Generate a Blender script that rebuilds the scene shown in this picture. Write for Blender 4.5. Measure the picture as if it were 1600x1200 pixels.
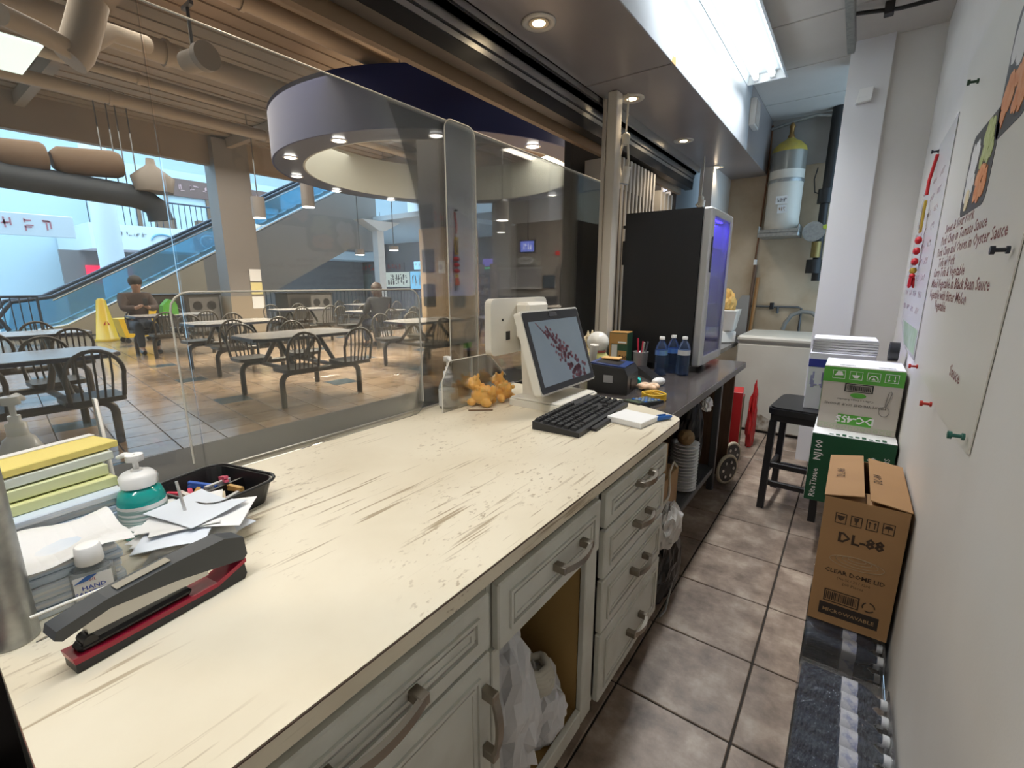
import bpy, math, random
from mathutils import Vector, Matrix
for o in list(bpy.data.objects): bpy.data.objects.remove(o)
SC = bpy.context.scene
COL = SC.collection
rnd = random.Random(7)
S = 0.86                    # authoring unit -> metres (floor at 0, lens 1.5 units up)
R = math.radians
# ---------------------------------------------------------------- camera
FPX, PITCH, YAW = 722.0, R(12.35), R(36.17)
HC = 1.5
cam = bpy.data.cameras.new('camera'); cam.sensor_width = 36; cam.lens = FPX / 1600 * 36
cam.clip_start = .02; cam.clip_end = 200
camo = bpy.data.objects.new('camera', cam); COL.objects.link(camo)
camo.location = (0, 0, HC * S); camo.rotation_euler = (R(90) - PITCH, 0, YAW)
SC.camera = camo
FW = Vector((-math.sin(YAW) * math.cos(PITCH), math.cos(YAW) * math.cos(PITCH), -math.sin(PITCH)))
RT = Vector((math.cos(YAW), math.sin(YAW), 0)); UP = RT.cross(FW)
def P(px, py, axis, val):
    """direction of a photo pixel cut with a world plane (units)"""
    d = RT * ((px - 800) / FPX) - UP * ((py - 600) / FPX) + FW
    i = 'xyz'.index(axis); c = Vector((0, 0, HC)); t = (val - c[i]) / d[i]
    return c + d * t
# ---------------------------------------------------------------- world, exposure
W = bpy.data.worlds.new('sky'); SC.world = W; W.use_nodes = True
bg = W.node_tree.nodes['Background']; bg.inputs[0].default_value = (.50, .75, 1.0, 1); bg.inputs[1].default_value = 1.6
SC.view_settings.view_transform = 'Standard'; SC.view_settings.look = 'None'
SC.view_settings.gamma = 1; SC.view_settings.use_curve_mapping = False
SC.view_settings.exposure = 0.38
def area(name, loc, sx, sy, power, col, rot=(0, 0, 0), spread=180):
    l = bpy.data.lights.new(name, 'AREA'); l.shape = 'RECTANGLE'; l.size = sx * S; l.size_y = sy * S
    l.energy = power; l.color = col; l.spread = R(spread)
    o = bpy.data.objects.new(name, l); COL.objects.link(o); o.location = Vector(loc) * S; o.rotation_euler = rot
    return o
def spot(name, loc, power, col, ang=110, blend=.6, r=.04, parent=None):
    l = bpy.data.lights.new(name, 'SPOT'); l.energy = power; l.color = col; l.spot_size = R(ang); l.spot_blend = blend
    l.shadow_soft_size = r; o = bpy.data.objects.new(name, l); COL.objects.link(o)
    o.location = Vector(loc) * S
    if parent: o.parent = parent
    return o
# daylight through the atrium roof glazing, and two added unseen food court fills
area('atrium_skylight', (-24, 6, 11), 10, 26, 2600, (.55, .78, 1.0))
area('food_court_fill', (-10.8, 3.5, 4.75), 7, 9, 420, (1.0, .9, .78))  # broad added fill over the tables, no real fitting of this size
area('food_court_side_fill', (-5.2, 12.6, 4.8), 5, 5, 1500, (1.0, .88, .74))  # added fill that brightens the dim right side
# ---------------------------------------------------------------- materials
MATS = {}
def mat(name, col, rough=.5, metal=0, col2=None, vs=8, var=.5, bump=0, bs=60, emit=0, coat=0, stretch=None, spec=None, lo=.4, hi=.65):
    if name in MATS: return MATS[name]
    m = bpy.data.materials.new(name); m.use_nodes = True; nt = m.node_tree; b = nt.nodes['Principled BSDF']
    b.inputs['Base Color'].default_value = (*col, 1); b.inputs['Roughness'].default_value = rough; b.inputs['Metallic'].default_value = metal
    if coat: b.inputs['Coat Weight'].default_value = coat; b.inputs['Coat Roughness'].default_value = .08
    if spec is not None: b.inputs['Specular IOR Level'].default_value = spec
    if emit:
        b.inputs['Emission Color'].default_value = (*col, 1); b.inputs['Emission Strength'].default_value = emit
    if col2 or bump:
        tc = nt.nodes.new('ShaderNodeTexCoord'); mp = nt.nodes.new('ShaderNodeMapping')
        nt.links.new(tc.outputs['Object'], mp.inputs[0])
        if stretch: mp.inputs['Scale'].default_value = stretch
    if col2:
        n = nt.nodes.new('ShaderNodeTexNoise'); n.inputs['Scale'].default_value = vs; n.inputs['Detail'].default_value = 6
        nt.links.new(mp.outputs[0], n.inputs['Vector'])
        rp = nt.nodes.new('ShaderNodeMapRange'); rp.inputs[1].default_value = lo; rp.inputs[2].default_value = hi
        rp.inputs[4].default_value = var; nt.links.new(n.outputs[0], rp.inputs[0])
        mx = nt.nodes.new('ShaderNodeMix'); mx.data_type = 'RGBA'; mx.inputs[6].default_value = (*col, 1); mx.inputs[7].default_value = (*col2, 1)
        nt.links.new(rp.outputs[0], mx.inputs[0]); nt.links.new(mx.outputs[2], b.inputs['Base Color'])
    if bump:
        n2 = nt.nodes.new('ShaderNodeTexNoise'); n2.inputs['Scale'].default_value = bs; n2.inputs['Detail'].default_value = 4
        nt.links.new(mp.outputs[0], n2.inputs['Vector'])
        bp = nt.nodes.new('ShaderNodeBump'); bp.inputs['Strength'].default_value = bump; bp.inputs['Distance'].default_value = .01
        nt.links.new(n2.outputs[0], bp.inputs['Height']); nt.links.new(bp.outputs[0], b.inputs['Normal'])
    MATS[name] = m; return m
def clear(name, tint, haze=.05, hazecol=(1, 1, 1), gloss=1.0, rough=.02, ior=1.45):
    """thin clear plastic or glass: tinted see-through, Fresnel gloss, a little dusty haze"""
    if name in MATS: return MATS[name]
    m = bpy.data.materials.new(name); m.use_nodes = True; nt = m.node_tree; nt.nodes.clear()
    out = nt.nodes.new('ShaderNodeOutputMaterial'); t = nt.nodes.new('ShaderNodeBsdfTransparent'); t.inputs[0].default_value = (*tint, 1)
    d = nt.nodes.new('ShaderNodeBsdfDiffuse'); d.inputs[0].default_value = (*hazecol, 1)
    g = nt.nodes.new('ShaderNodeBsdfGlossy'); g.inputs['Roughness'].default_value = rough
    f = nt.nodes.new('ShaderNodeFresnel'); f.inputs[0].default_value = ior
    mu = nt.nodes.new('ShaderNodeMath'); mu.operation = 'MULTIPLY'; mu.inputs[1].default_value = gloss
    nt.links.new(f.outputs[0], mu.inputs[0])
    a = nt.nodes.new('ShaderNodeMixShader'); a.inputs[0].default_value = haze
    nt.links.new(t.outputs[0], a.inputs[1]); nt.links.new(d.outputs[0], a.inputs[2])
    b = nt.nodes.new('ShaderNodeMixShader'); nt.links.new(mu.outputs[0], b.inputs[0])
    nt.links.new(a.outputs[0], b.inputs[1]); nt.links.new(g.outputs[0], b.inputs[2]); nt.links.new(b.outputs[0], out.inputs[0])
    MATS[name] = m; return m
# ---------------------------------------------------------------- mesh builder
class MB:
    def __init__(s): s.v = []; s.f = []; s.sm = []
    def add(s, vs, fs, smooth=False):
        b = len(s.v); s.v += [Vector(p) for p in vs]
        for f in fs: s.f.append([i + b for i in f]); s.sm.append(smooth)
        return s
    def bx(s, x0, x1, y0, y1, z0, z1):
        return s.add([(x, y, z) for x in (x0, x1) for y in (y0, y1) for z in (z0, z1)],
                     [(0, 1, 3, 2), (4, 6, 7, 5), (0, 4, 5, 1), (2, 3, 7, 6), (0, 2, 6, 4), (1, 5, 7, 3)])
    def bb(s, x0, x1, y0, y1, z0, z1, b=.004):
        """box with chamfered edges"""
        lo = (x0, y0, z0); hi = (x1, y1, z1); vs = []; ix = {}
        for cx in (0, 1):
            for cy in (0, 1):
                for cz in (0, 1):
                    c = (cx, cy, cz)
                    for k in range(3):
                        p = []
                        for a in range(3):
                            e = hi[a] if c[a] else lo[a]
                            p.append(e if a == k else e + (-b if c[a] else b))
                        ix[(c, k)] = len(vs); vs.append(p)
        fs = []
        for k in range(3):
            o = [a for a in range(3) if a != k]
            for sd in (0, 1):
                q = []
                for (u, w) in ((0, 0), (1, 0), (1, 1), (0, 1)):
                    c = [0] * 3; c[k] = sd; c[o[0]] = u; c[o[1]] = w; q.append(ix[(tuple(c), k)])
                fs.append(q if (sd == 1) == (k != 1) else q[::-1])
        for a in range(3):
            o = [k for k in range(3) if k != a]
            for u in (0, 1):
                for w in (0, 1):
                    c0 = [0] * 3; c0[o[0]] = u; c0[o[1]] = w; c1 = list(c0); c1[a] = 1
                    fs.append([ix[(tuple(c0), o[0])], ix[(tuple(c1), o[0])], ix[(tuple(c1), o[1])], ix[(tuple(c0), o[1])]])
        for cx in (0, 1):
            for cy in (0, 1):
                for cz in (0, 1): fs.append([ix[((cx, cy, cz), k)] for k in range(3)])
        return s.add(vs, fs)
    def cyl(s, p0, p1, r0, r1=None, n=16, cap=True, smooth=True):
        p0 = Vector(p0); p1 = Vector(p1); r1 = r0 if r1 is None else r1
        d = (p1 - p0).normalized(); a = d.orthogonal().normalized(); b = d.cross(a)
        vs = [p + (a * math.cos(t) + b * math.sin(t)) * r for p, r in ((p0, r0), (p1, r1)) for t in [2 * math.pi * i / n for i in range(n)]]
        s.add(vs, [(i, (i + 1) % n, n + (i + 1) % n, n + i) for i in range(n)], smooth)
        if cap: s.add(vs[:n], [list(range(n))[::-1]]); s.add(vs[n:], [list(range(n))])
        return s
    def tube(s, pts, r, n=8, closed=False, cap=True):
        pts = [Vector(p) for p in pts]; m = len(pts); vs = []; a = None
        for i, p in enumerate(pts):
            t = (pts[(i + 1) % m] - pts[i - 1]) if closed else (pts[min(i + 1, m - 1)] - pts[max(i - 1, 0)])
            t.normalize()
            a = t.orthogonal().normalized() if a is None else (a - t * a.dot(t)).normalized()
            b = t.cross(a); rr = r[i] if isinstance(r, (list, tuple)) else r
            vs += [p + (a * math.cos(q) + b * math.sin(q)) * rr for q in [2 * math.pi * k / n for k in range(n)]]
        fs = [(i * n + k, i * n + (k + 1) % n, ((i + 1) % m) * n + (k + 1) % n, ((i + 1) % m) * n + k) for i in range(m if closed else m - 1) for k in range(n)]
        s.add(vs, fs, True)
        if cap and not closed: s.add(vs[:n], [list(range(n))[::-1]]); s.add(vs[-n:], [list(range(n))])
        return s
    def lathe(s, prof, n=20, c=(0, 0, 0), sx=1, sy=1):
        m = len(prof); vs = []
        for (r, z) in prof: vs += [(c[0] + r * sx * math.cos(2 * math.pi * k / n), c[1] + r * sy * math.sin(2 * math.pi * k / n), c[2] + z) for k in range(n)]
        s.add(vs, [(i * n + k, i * n + (k + 1) % n, (i + 1) * n + (k + 1) % n, (i + 1) * n + k) for i in range(m - 1) for k in range(n)], True)
        s.add(vs[:n], [list(range(n))[::-1]]); s.add(vs[-n:], [list(range(n))]); return s
    def prism(s, poly, ax, lo, hi):
        """2D outline pushed along an axis; outline coordinates are the other two axes in xyz order"""
        def q(u, w, h): return {'x': (h, u, w), 'y': (u, h, w), 'z': (u, w, h)}[ax]
        n = len(poly); vs = [q(u, w, lo) for u, w in poly] + [q(u, w, hi) for u, w in poly]
        return s.add(vs, [list(range(n))[::-1], list(range(n, 2 * n))] + [(i, (i + 1) % n, n + (i + 1) % n, n + i) for i in range(n)])
    def ball(s, c, r, sx=1, sy=1, sz=1, n=12):
        c = Vector(c); vs = [c + Vector((0, 0, -r * sz))]
        for j in range(1, n // 2):
            p = math.pi * j / (n // 2) - math.pi / 2
            vs += [c + Vector((r * sx * math.cos(p) * math.cos(2 * math.pi * k / n), r * sy * math.cos(p) * math.sin(2 * math.pi * k / n), r * sz * math.sin(p))) for k in range(n)]
        vs.append(c + Vector((0, 0, r * sz))); m = n // 2 - 1; L = len(vs) - 1
        fs = [(0, 1 + (k + 1) % n, 1 + k) for k in range(n)] + [(L, 1 + (m - 1) * n + k, 1 + (m - 1) * n + (k + 1) % n) for k in range(n)]
        fs += [(1 + j * n + k, 1 + j * n + (k + 1) % n, 1 + (j + 1) * n + (k + 1) % n, 1 + (j + 1) * n + k) for j in range(m - 1) for k in range(n)]
        return s.add(vs, fs, True)
    def grid(s, fn, nu, nv, smooth=True):
        vs = [fn(i / nu, j / nv) for j in range(nv + 1) for i in range(nu + 1)]; w = nu + 1
        return s.add(vs, [(j * w + i, j * w + i + 1, (j + 1) * w + i + 1, (j + 1) * w + i) for j in range(nv) for i in range(nu)], smooth)
    def rot(s, M, start=0):
        for i in range(start, len(s.v)): s.v[i] = M @ s.v[i]
        return s
    def mesh(s, name, off=(0, 0, 0)):
        me = bpy.data.meshes.new(name); o = Vector(off)
        me.from_pydata([tuple((p - o) * S) for p in s.v], [], s.f); me.polygons.foreach_set('use_smooth', s.sm)
        import bmesh
        bm = bmesh.new(); bm.from_mesh(me); bmesh.ops.recalc_face_normals(bm, faces=bm.faces); bm.to_mesh(me); bm.free()
        me.update(); return me
def obj(name, me, m=None, parent=None):
    o = bpy.data.objects.new(name, me); COL.objects.link(o)
    if m is not None and not me.materials: me.materials.append(m)
    if parent: o.parent = parent
    return o
def part(name, mb, m, parent, world=False, label=None):
    """a part of a thing; world=True: the builder holds world coordinates (parent only moved, never turned)"""
    off = Vector((0, 0, 0))
    if world and parent:
        p = parent
        while p: off += Vector(p.location) / S; p = p.parent
    o = obj(name, mb.mesh(name, off), m, parent)
    if label: o['label'] = label
    return o
def tag(o, label, cat, group=None):
    o['label'] = label; o['category'] = cat
    if group: o['group'] = group
    return o
def thing(name, label, cat, loc=(0, 0, 0), rz=0, group=None):
    o = bpy.data.objects.new(name, None); COL.objects.link(o); o.empty_display_size = .05
    o.location = Vector(loc) * S; o.rotation_euler = (0, 0, rz); return tag(o, label, cat, group)
def solo(name, mb, m, label, cat, loc=None, rz=0, group=None):
    """a thing that is one mesh; loc None: builder is in world coordinates"""
    if loc is None:
        xs = [p.x for p in mb.v]; ys = [p.y for p in mb.v]; zs = [p.z for p in mb.v]
        off = ((min(xs) + max(xs)) / 2, (min(ys) + max(ys)) / 2, min(zs)); o = obj(name, mb.mesh(name, off), m); o.location = Vector(off) * S
    else:
        o = obj(name, mb.mesh(name), m); o.location = Vector(loc) * S; o.rotation_euler = (0, 0, rz)
    return tag(o, label, cat, group)
def struct(name, mb, m, parent=None):
    o = obj(name, mb.mesh(name), m, parent)
    if not parent: o['kind'] = 'structure'
    return o
def copy_tree(o, parent=None):
    c = o.copy(); COL.objects.link(c); c.parent = parent
    for ch in list(o.children): copy_tree(ch, c)
    return c
def place(o, loc, rz=0, label=None, group=None):
    o.location = Vector(loc) * S; o.rotation_euler = (0, 0, rz)
    if label: o['label'] = label
    if group: o['group'] = group
    return o
def text(s, size, m, parent, org, u, v, align='LEFT', name='lettering', sx=1, world=True, bold=0):
    """flat printed lettering on a surface: org = baseline start, u = reading direction, v = up of letters"""
    cu = bpy.data.curves.new(name, 'FONT'); cu.body = s; cu.size = size * S; cu.align_x = align; cu.resolution_u = 1; cu.offset = bold * size * S
    t = bpy.data.objects.new(name, cu); me = bpy.data.meshes.new_from_object(t); bpy.data.objects.remove(t); bpy.data.curves.remove(cu)
    me.name = name; me.materials.clear(); me.materials.append(m)
    u = Vector(u).normalized(); v = Vector(v).normalized(); n = u.cross(v); off = Vector((0, 0, 0))
    if world:
        p = parent
        while p: off += Vector(p.location) / S; p = p.parent
    o = (Vector(org) - off) * S
    M = Matrix(((u.x * sx, v.x, n.x, o.x), (u.y * sx, v.y, n.y, o.y), (u.z * sx, v.z, n.z, o.z), (0, 0, 0, 1)))
    me.transform(M)
    ob = bpy.data.objects.new(name, me); COL.objects.link(ob); ob.parent = parent; return ob
def arc(c, r, a0, a1, n, plane='xy'):
    out = []
    for i in range(n + 1):
        t = R(a0 + (a1 - a0) * i / n); a, b = r * math.cos(t), r * math.sin(t)
        out.append({'xy': (c[0] + a, c[1] + b, c[2]), 'xz': (c[0] + a, c[1], c[2] + b), 'yz': (c[0], c[1] + a, c[2] + b)}[plane])
    return out
def rrect(x0, x1, y0, y1, r, n=4):
    out = []
    for cx, cy, a in ((x1 - r, y1 - r, 0), (x0 + r, y1 - r, 90), (x0 + r, y0 + r, 180), (x1 - r, y0 + r, 270)):
        for i in range(n + 1):
            t = R(a + 90 * i / n); out.append((cx + r * math.cos(t), cy + r * math.sin(t)))
    return out
# ================================================================ materials used all over
def tile_mat(name, c1, c2, c3, rough, vs=6, jitter=.35):
    m = bpy.data.materials.new(name); m.use_nodes = True; nt = m.node_tree; b = nt.nodes['Principled BSDF']
    ge = nt.nodes.new('ShaderNodeNewGeometry'); oi = nt.nodes.new('ShaderNodeObjectInfo')
    n = nt.nodes.new('ShaderNodeTexNoise'); n.inputs['Scale'].default_value = vs; n.inputs['Detail'].default_value = 8; n.inputs['Roughness'].default_value = .65
    nt.links.new(ge.outputs['Position'], n.inputs['Vector'])
    cr = nt.nodes.new('ShaderNodeValToRGB'); e = cr.color_ramp.elements
    e[0].position = .35; e[0].color = (*c1, 1); e[1].position = .68; e[1].color = (*c2, 1); x = e.new(.52); x.color = (*c3, 1)
    nt.links.new(n.outputs[0], cr.inputs[0])
    mr = nt.nodes.new('ShaderNodeMapRange'); mr.inputs[3].default_value = 1 - jitter / 2; mr.inputs[4].default_value = 1 + jitter / 2
    nt.links.new(oi.outputs['Random'], mr.inputs[0])
    mx = nt.nodes.new('ShaderNodeMix'); mx.data_type = 'RGBA'; mx.blend_type = 'MULTIPLY'; mx.inputs[0].default_value = 1
    nt.links.new(cr.outputs[0], mx.inputs[6]); nt.links.new(mr.outputs[0], mx.inputs[7]); nt.links.new(mx.outputs[2], b.inputs['Base Color'])
    b.inputs['Roughness'].default_value = rough
    bp = nt.nodes.new('ShaderNodeBump'); bp.inputs['Strength'].default_value = .12; bp.inputs['Distance'].default_value = .004
    nt.links.new(n.outputs[0], bp.inputs['Height']); nt.links.new(bp.outputs[0], b.inputs['Normal'])
    MATS[name] = m; return m
KT = tile_mat('kitchen_tile', (.15, .108, .08), (.43, .35, .275), (.28, .21, .16), .42, 7)
GROUT = mat('grout', (.035, .028, .022), .9)
WHITE_WALL = mat('wall_paint', (.70, .675, .635), .55, col2=(.63, .595, .54), vs=2.5, var=.5, bump=.03, bs=160)
COOL_WALL = mat('wall_paint_gloss', (.76, .76, .77), .4)
DIRTY_WALL = mat('stained_wall', (.56, .45, .32), .6, col2=(.40, .29, .18), vs=3, var=.8, bump=.06, bs=40)
GREY_LAM = mat('grey_laminate', (.27, .24, .235), .28, col2=(.22, .195, .19), vs=3)
BLUE_LAM = mat('pale_laminate', (.44, .48, .52), .30, col2=(.36, .38, .40), vs=4, var=.5)
CEIL_W = mat('ceiling_panel', (.60, .57, .53), .6, col2=(.52, .49, .45), vs=3)
ALU = mat('aluminium', (.55, .54, .52), .35, 1)
BRIGHT_ALU = mat('silver_trim', (.72, .71, .70), .32, .75)
BLACK_M = mat('black_metal', (.015, .013, .012), .45)
BLACK_P = mat('black_plastic', (.018, .018, .02), .38)
WHITE_P = mat('white_plastic', (.80, .77, .70), .32)
WHITE_B = mat('bright_white_plastic', (.85, .85, .84), .3)
PAPER = mat('white_paper', (.84, .84, .83), .7)
INK = mat('black_ink', (.02, .02, .02), .7)
CARD = mat('cardboard', (.42, .26, .125), .75, col2=(.36, .215, .10), vs=6, bump=.03, bs=90)
BROWN_INK = mat('brown_ink', (.05, .028, .015), .8)
GALV = mat('galvanised_steel', (.42, .43, .42), .42, .9, col2=(.24, .25, .25), vs=45, bump=.05)
DARK_STEEL = mat('grey_painted_steel', (.12, .125, .13), .4, .6)
WOOD_D = mat('brown_wood', (.17, .10, .06), .55, col2=(.10, .055, .03), vs=10, stretch=(6, 6, .6))
# ================================================================ the kitchen shell
fl = struct('floor', MB().bx(-1.53, .275, -1.5, 6.1, -.08, -.007), GROUT)
tw, th = .405, .41
tm = {}
for i in range(-3, 2):
    for j in range(-8, 11):
        x0 = -.15 + tw * (i - 1) ; y0 = 1.85 + th * j
        w = tw if i < 1 else .425
        if i == 1: x0 = -.15
        if y0 + th > 6.1: continue
        if w not in tm: tm[w] = MB().bb(.004, w - .004, .004, th - .004, -.02, 0, .0025).mesh('floor_tile')
        t = obj('floor_tile', tm[w], KT, fl); t.location = (x0 * S, y0 * S, 0)
struct('wall_right', MB().bx(.275, .42, -1.5, 4.56, 0, 3.35), WHITE_WALL)
struct('wall_column', MB().bx(-.25, 0, 4.52, 4.95, 0, 3.35), COOL_WALL)
struct('wall_return', MB().bx(0, .42, 4.56, 4.95, 0, 3.35), WHITE_WALL)
wb = struct('wall_back', MB().bx(-1.5, .6, 6.1, 6.25, 0, 3.35), DIRTY_WALL)
part('wall_panel', MB().bb(-1.33, .5, 6.085, 6.1, 2.72, 3.2, .004), mat('grey_wall_paint', (.33, .30, .27), .5, col2=(.26, .23, .2), vs=4), wb)
struct('wall_left', MB().bx(-1.46, -1.33, 5.3, 6.1, .0, 2.66), WHITE_WALL)
struct('wall_near', MB().bx(-1.56, .42, -1.62, -1.5, 0, 3.35), WHITE_WALL)
struct('wall_left_near', MB().bx(-1.60, -1.53, -1.5, -.12, 0, 3.35), WHITE_WALL)
cl = struct('ceiling', MB().bx(-1.6, .42, -1.6, 6.25, 3.225, 3.4), GROUT)
for k in range(-6, 4):
    y0 = 3.97 + .785 * k; y1 = min(y0 + .785, 6.1); ya = max(y0, -1.5)
    if y1 > ya: part('ceiling_panel', MB().bb(-.96, .275, ya + .008, y1 - .008, 3.2, 3.222, .003), CEIL_W, cl)
sf = struct('soffit', MB().bx(-1.47, -.97, -1.5, 6.1, 2.68, 3.22), GREY_LAM)
for a, b in ((-1.5, .42), (.43, 2.78), (2.79, 6.095)): part('soffit_panel', MB().bb(-1.48, -.96, a, b, 2.66, 2.679, .003), GREY_LAM, sf)
for a, b in ((-1.5, 1.9), (1.905, 4.88), (4.885, 6.095)): part('fascia_panel', MB().bb(-.969, -.958, a, b, 2.662, 3.2, .002), BLUE_LAM if b < 5 else GREY_LAM, sf)
part('chipped_corner', MB().prism([(2.76, 2.66), (2.83, 2.66), (2.82, 2.70), (2.775, 2.69)], 'x', -.958, -.9555), mat('raw_particle_board', (.45, .28, .10), .8), sf)
# header track over the service glass
hd = struct('trim_1', MB().bx(-1.70, -1.50, -1.5, 5.3, 2.60, 2.68), BLACK_M)
part('black_channel', MB().bx(-1.60, -1.525, -1.5, 5.3, 2.455, 2.60), BLACK_M, hd)
for k, (xa, za, zb) in enumerate(((-1.515, 2.56, 2.60), (-1.50, 2.60, 2.625), (-1.485, 2.63, 2.66), (-1.522, 2.525, 2.55))):
    part('track_rail', MB().bx(xa - .02, xa, -1.5, 5.3, za, zb), ALU, hd)
part('outer_trim', MB().bx(-1.68, -1.645, -1.5, 5.3, 2.42, 2.60), mat('tan_trim', (.30, .20, .12), .5), hd)
# outer ledge and front of the service counter
struct('trim_2', MB().bb(-1.85, -1.536, -.1, 5.3, .895, .93, .006), mat('dark_ledge_laminate', (.030, .025, .022), .5, col2=(.022, .018, .016), vs=3, spec=.25))
struct('wall_front', MB().bx(-1.83, -1.56, -.1, 5.3, 0, .895), mat('dark_front', (.06, .05, .045), .5))
# ================================================================ kitchen lamps
TUBE = mat('fluorescent_tube', (.92, .98, 1.0), .4, emit=3.2)
def strip_light(y0, y1, label):
    t = thing('fluorescent_fixture', label, 'ceiling light', (-.83, (y0 + y1) / 2, 3.2)); L = (y1 - y0) / 2
    m = MB().prism([(-.13, 0), (.13, 0), (.17, -.085), (.155, -.085), (.115, -.02), (-.115, -.02), (-.125, -.085), (-.13, -.085)], 'y', -L, L)
    part('reflector', m, mat('white_enamel', (.60, .66, .69), .35), t)
    for s in (-1, 1): part('end_cap', MB().prism([(-.13, 0), (.13, 0), (.17, -.085), (-.13, -.085)], 'y', s * L - .008, s * L + .008), WHITE_B, t)
    for x in (-.06, .06):
        tb = part('tube', MB().cyl((x, -L + .05, -.05), (x, L - .05, -.05), .021, n=12), TUBE, t)
        for s in (-1, 1): part('tube_socket', MB().bb(x - .018, x + .018, s * (L - .03) - .018, s * (L - .03) + .018, -.075, -.018), WHITE_B, t)
    a = area('tube_glow', (.05, 0, -.10), .12, 2 * L - .2, 18 if y0 > 0 else 9.5, (.95, .975, 1.0), spread=112); a.parent = t
strip_light(2.35, 4.66, 'twin-tube fluorescent strip light on the kitchen ceiling above the soffit edge')
strip_light(-1.2, 1.0, 'added unseen twin-tube strip light that brightens the near end of the counter')  # added out-of-view fixture, lights the near counter
LAMP = mat('warm_lamp', (1.0, .80, .52), .4, emit=14)
RING = mat('lamp_ring', (.62, .58, .52), .35, .3)
for k, (y, wh) in enumerate(((-.2, 'past the near end of the counter'), (.91, 'over the middle of the cream counter'), (2.015, 'above the till screen'), (3.113, 'just past the white post'), (4.232, 'above the folded panels'), (5.349, 'at the far end by the stained wall'))):
    t = thing('pot_light', 'round recessed pot light in the grey soffit ' + wh, 'light', (-1.322, y, 2.66), 0, 'pot lights in the soffit')
    part('trim_ring', MB().lathe([(.078, .0), (.080, -.004), (.074, -.009), (.050, -.006), (.046, .0)], 28), RING, t)
    part('baffle', MB().lathe([(.047, -.0065), (.044, -.0085), (.036, -.0035), (.036, -.001)], 24), mat('lamp_baffle', (.75, .6, .42), .4), t)
    part('lamp', MB().ball((0, 0, -.002), .034, 1, 1, .3, 16), LAMP, t)
    spot('pot_lamp', (0, 0, -.03), 9, (1.0, .82, .60), 120, .7, .03, t)
# ================================================================ service glass and acrylic shields
GLASS = clear('service_glass', (.93, .94, .93), .026, (.9, .9, .86), .9)
ACRYL = clear('clear_acrylic', (.96, .965, .96), .008, (.95, .95, .92), .7)
EDGE = mat('acrylic_edge', (.80, .78, .72), .25)
def sheet(name, label, cat, poly, x, th=.006, m=None, edges=(), cat_struct=False):
    """upright clear sheet in a plane x = const, outline (y, z), with bright cut edges"""
    xs = [p[0] for p in poly]; t = thing(name, label, cat, (x, sum(xs) / len(xs), min(p[1] for p in poly)))
    part('pane', MB().prism(poly, 'x', x - th / 2, x + th / 2), m or ACRYL, t, True)
    for e in edges: part('polished_edge', MB().tube([(x, a, b) for a, b in e], .0028, 6), EDGE, t, True)
    return t
for y0, y1, lb in ((-.1, .515, 'tall clear service glass pane behind the paper stacks'), (.52, 3.19, 'long clear service glass pane between counter and food court')):
    sheet('service_glass', lb, 'glass pane', [(y0, .941), (y1, .941), (y1, 2.186), (y0, 2.186)], -1.527, .007, GLASS, ([(y0, 2.187), (y1, 2.187)], [(y1, .945), (y1, 2.187)] if y1 > 1 else [(y0, 2.187), (y0, 2.1)]))
q = rrect(1.575, 1.775, .941, 2.19, .045)
sheet('acrylic_strip', 'narrow upright acrylic strip with rounded top against the service glass', 'acrylic panel', q, -1.51, .006, None, (q[:12], q[12:] + q[:1]))
q = rrect(.47, 1.36, .941, 1.475, .05)
sheet('acrylic_shield', 'low wide acrylic shield with rounded corners standing against the service glass', 'acrylic panel', q, -1.478, .006, None, (q[:6], q[4:11], [q[-1], q[0]]))
q = [(1.40, .941), (1.86, .941), (1.86, 1.04), (1.72, 1.165), (1.45, 1.165), (1.40, 1.08)]
sheet('acrylic_partition', 'small acrylic partition with clipped corners around the pump bottle', 'acrylic panel', q, -1.40, .006, None, (q[2:], [q[0], q[5]], [(1.60, .942), (1.60, 1.165)]))
# galvanised pole at the near end of the glass
solo('steel_pole', MB().lathe([(.031, 0), (.031, 1.7)], 24), GALV, 'thick galvanised steel pole standing at the end of the white counter', 'pole', (P(22, 1000, 'z', .94).x, P(22, 1000, 'z', .94).y, .941))
# white timber post between glass and fridge
pp = thing('white_post', 'white painted post from soffit to the dark table behind the lucky cat jar', 'post', (-1.37, 2.97, .92))
part('post_face', MB().bb(-.032, .032, -.04, .04, 0, 1.738, .004), mat('post_paint', (.66, .61, .53), .45), pp)
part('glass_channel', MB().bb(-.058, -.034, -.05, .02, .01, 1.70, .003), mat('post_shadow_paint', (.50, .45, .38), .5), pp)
part('post_tape', MB().bb(-.0345, -.0325, .0405, .043, .35, .5, .0005), mat('pale_blue_tape', (.5, .75, .85), .5), pp)
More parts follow.
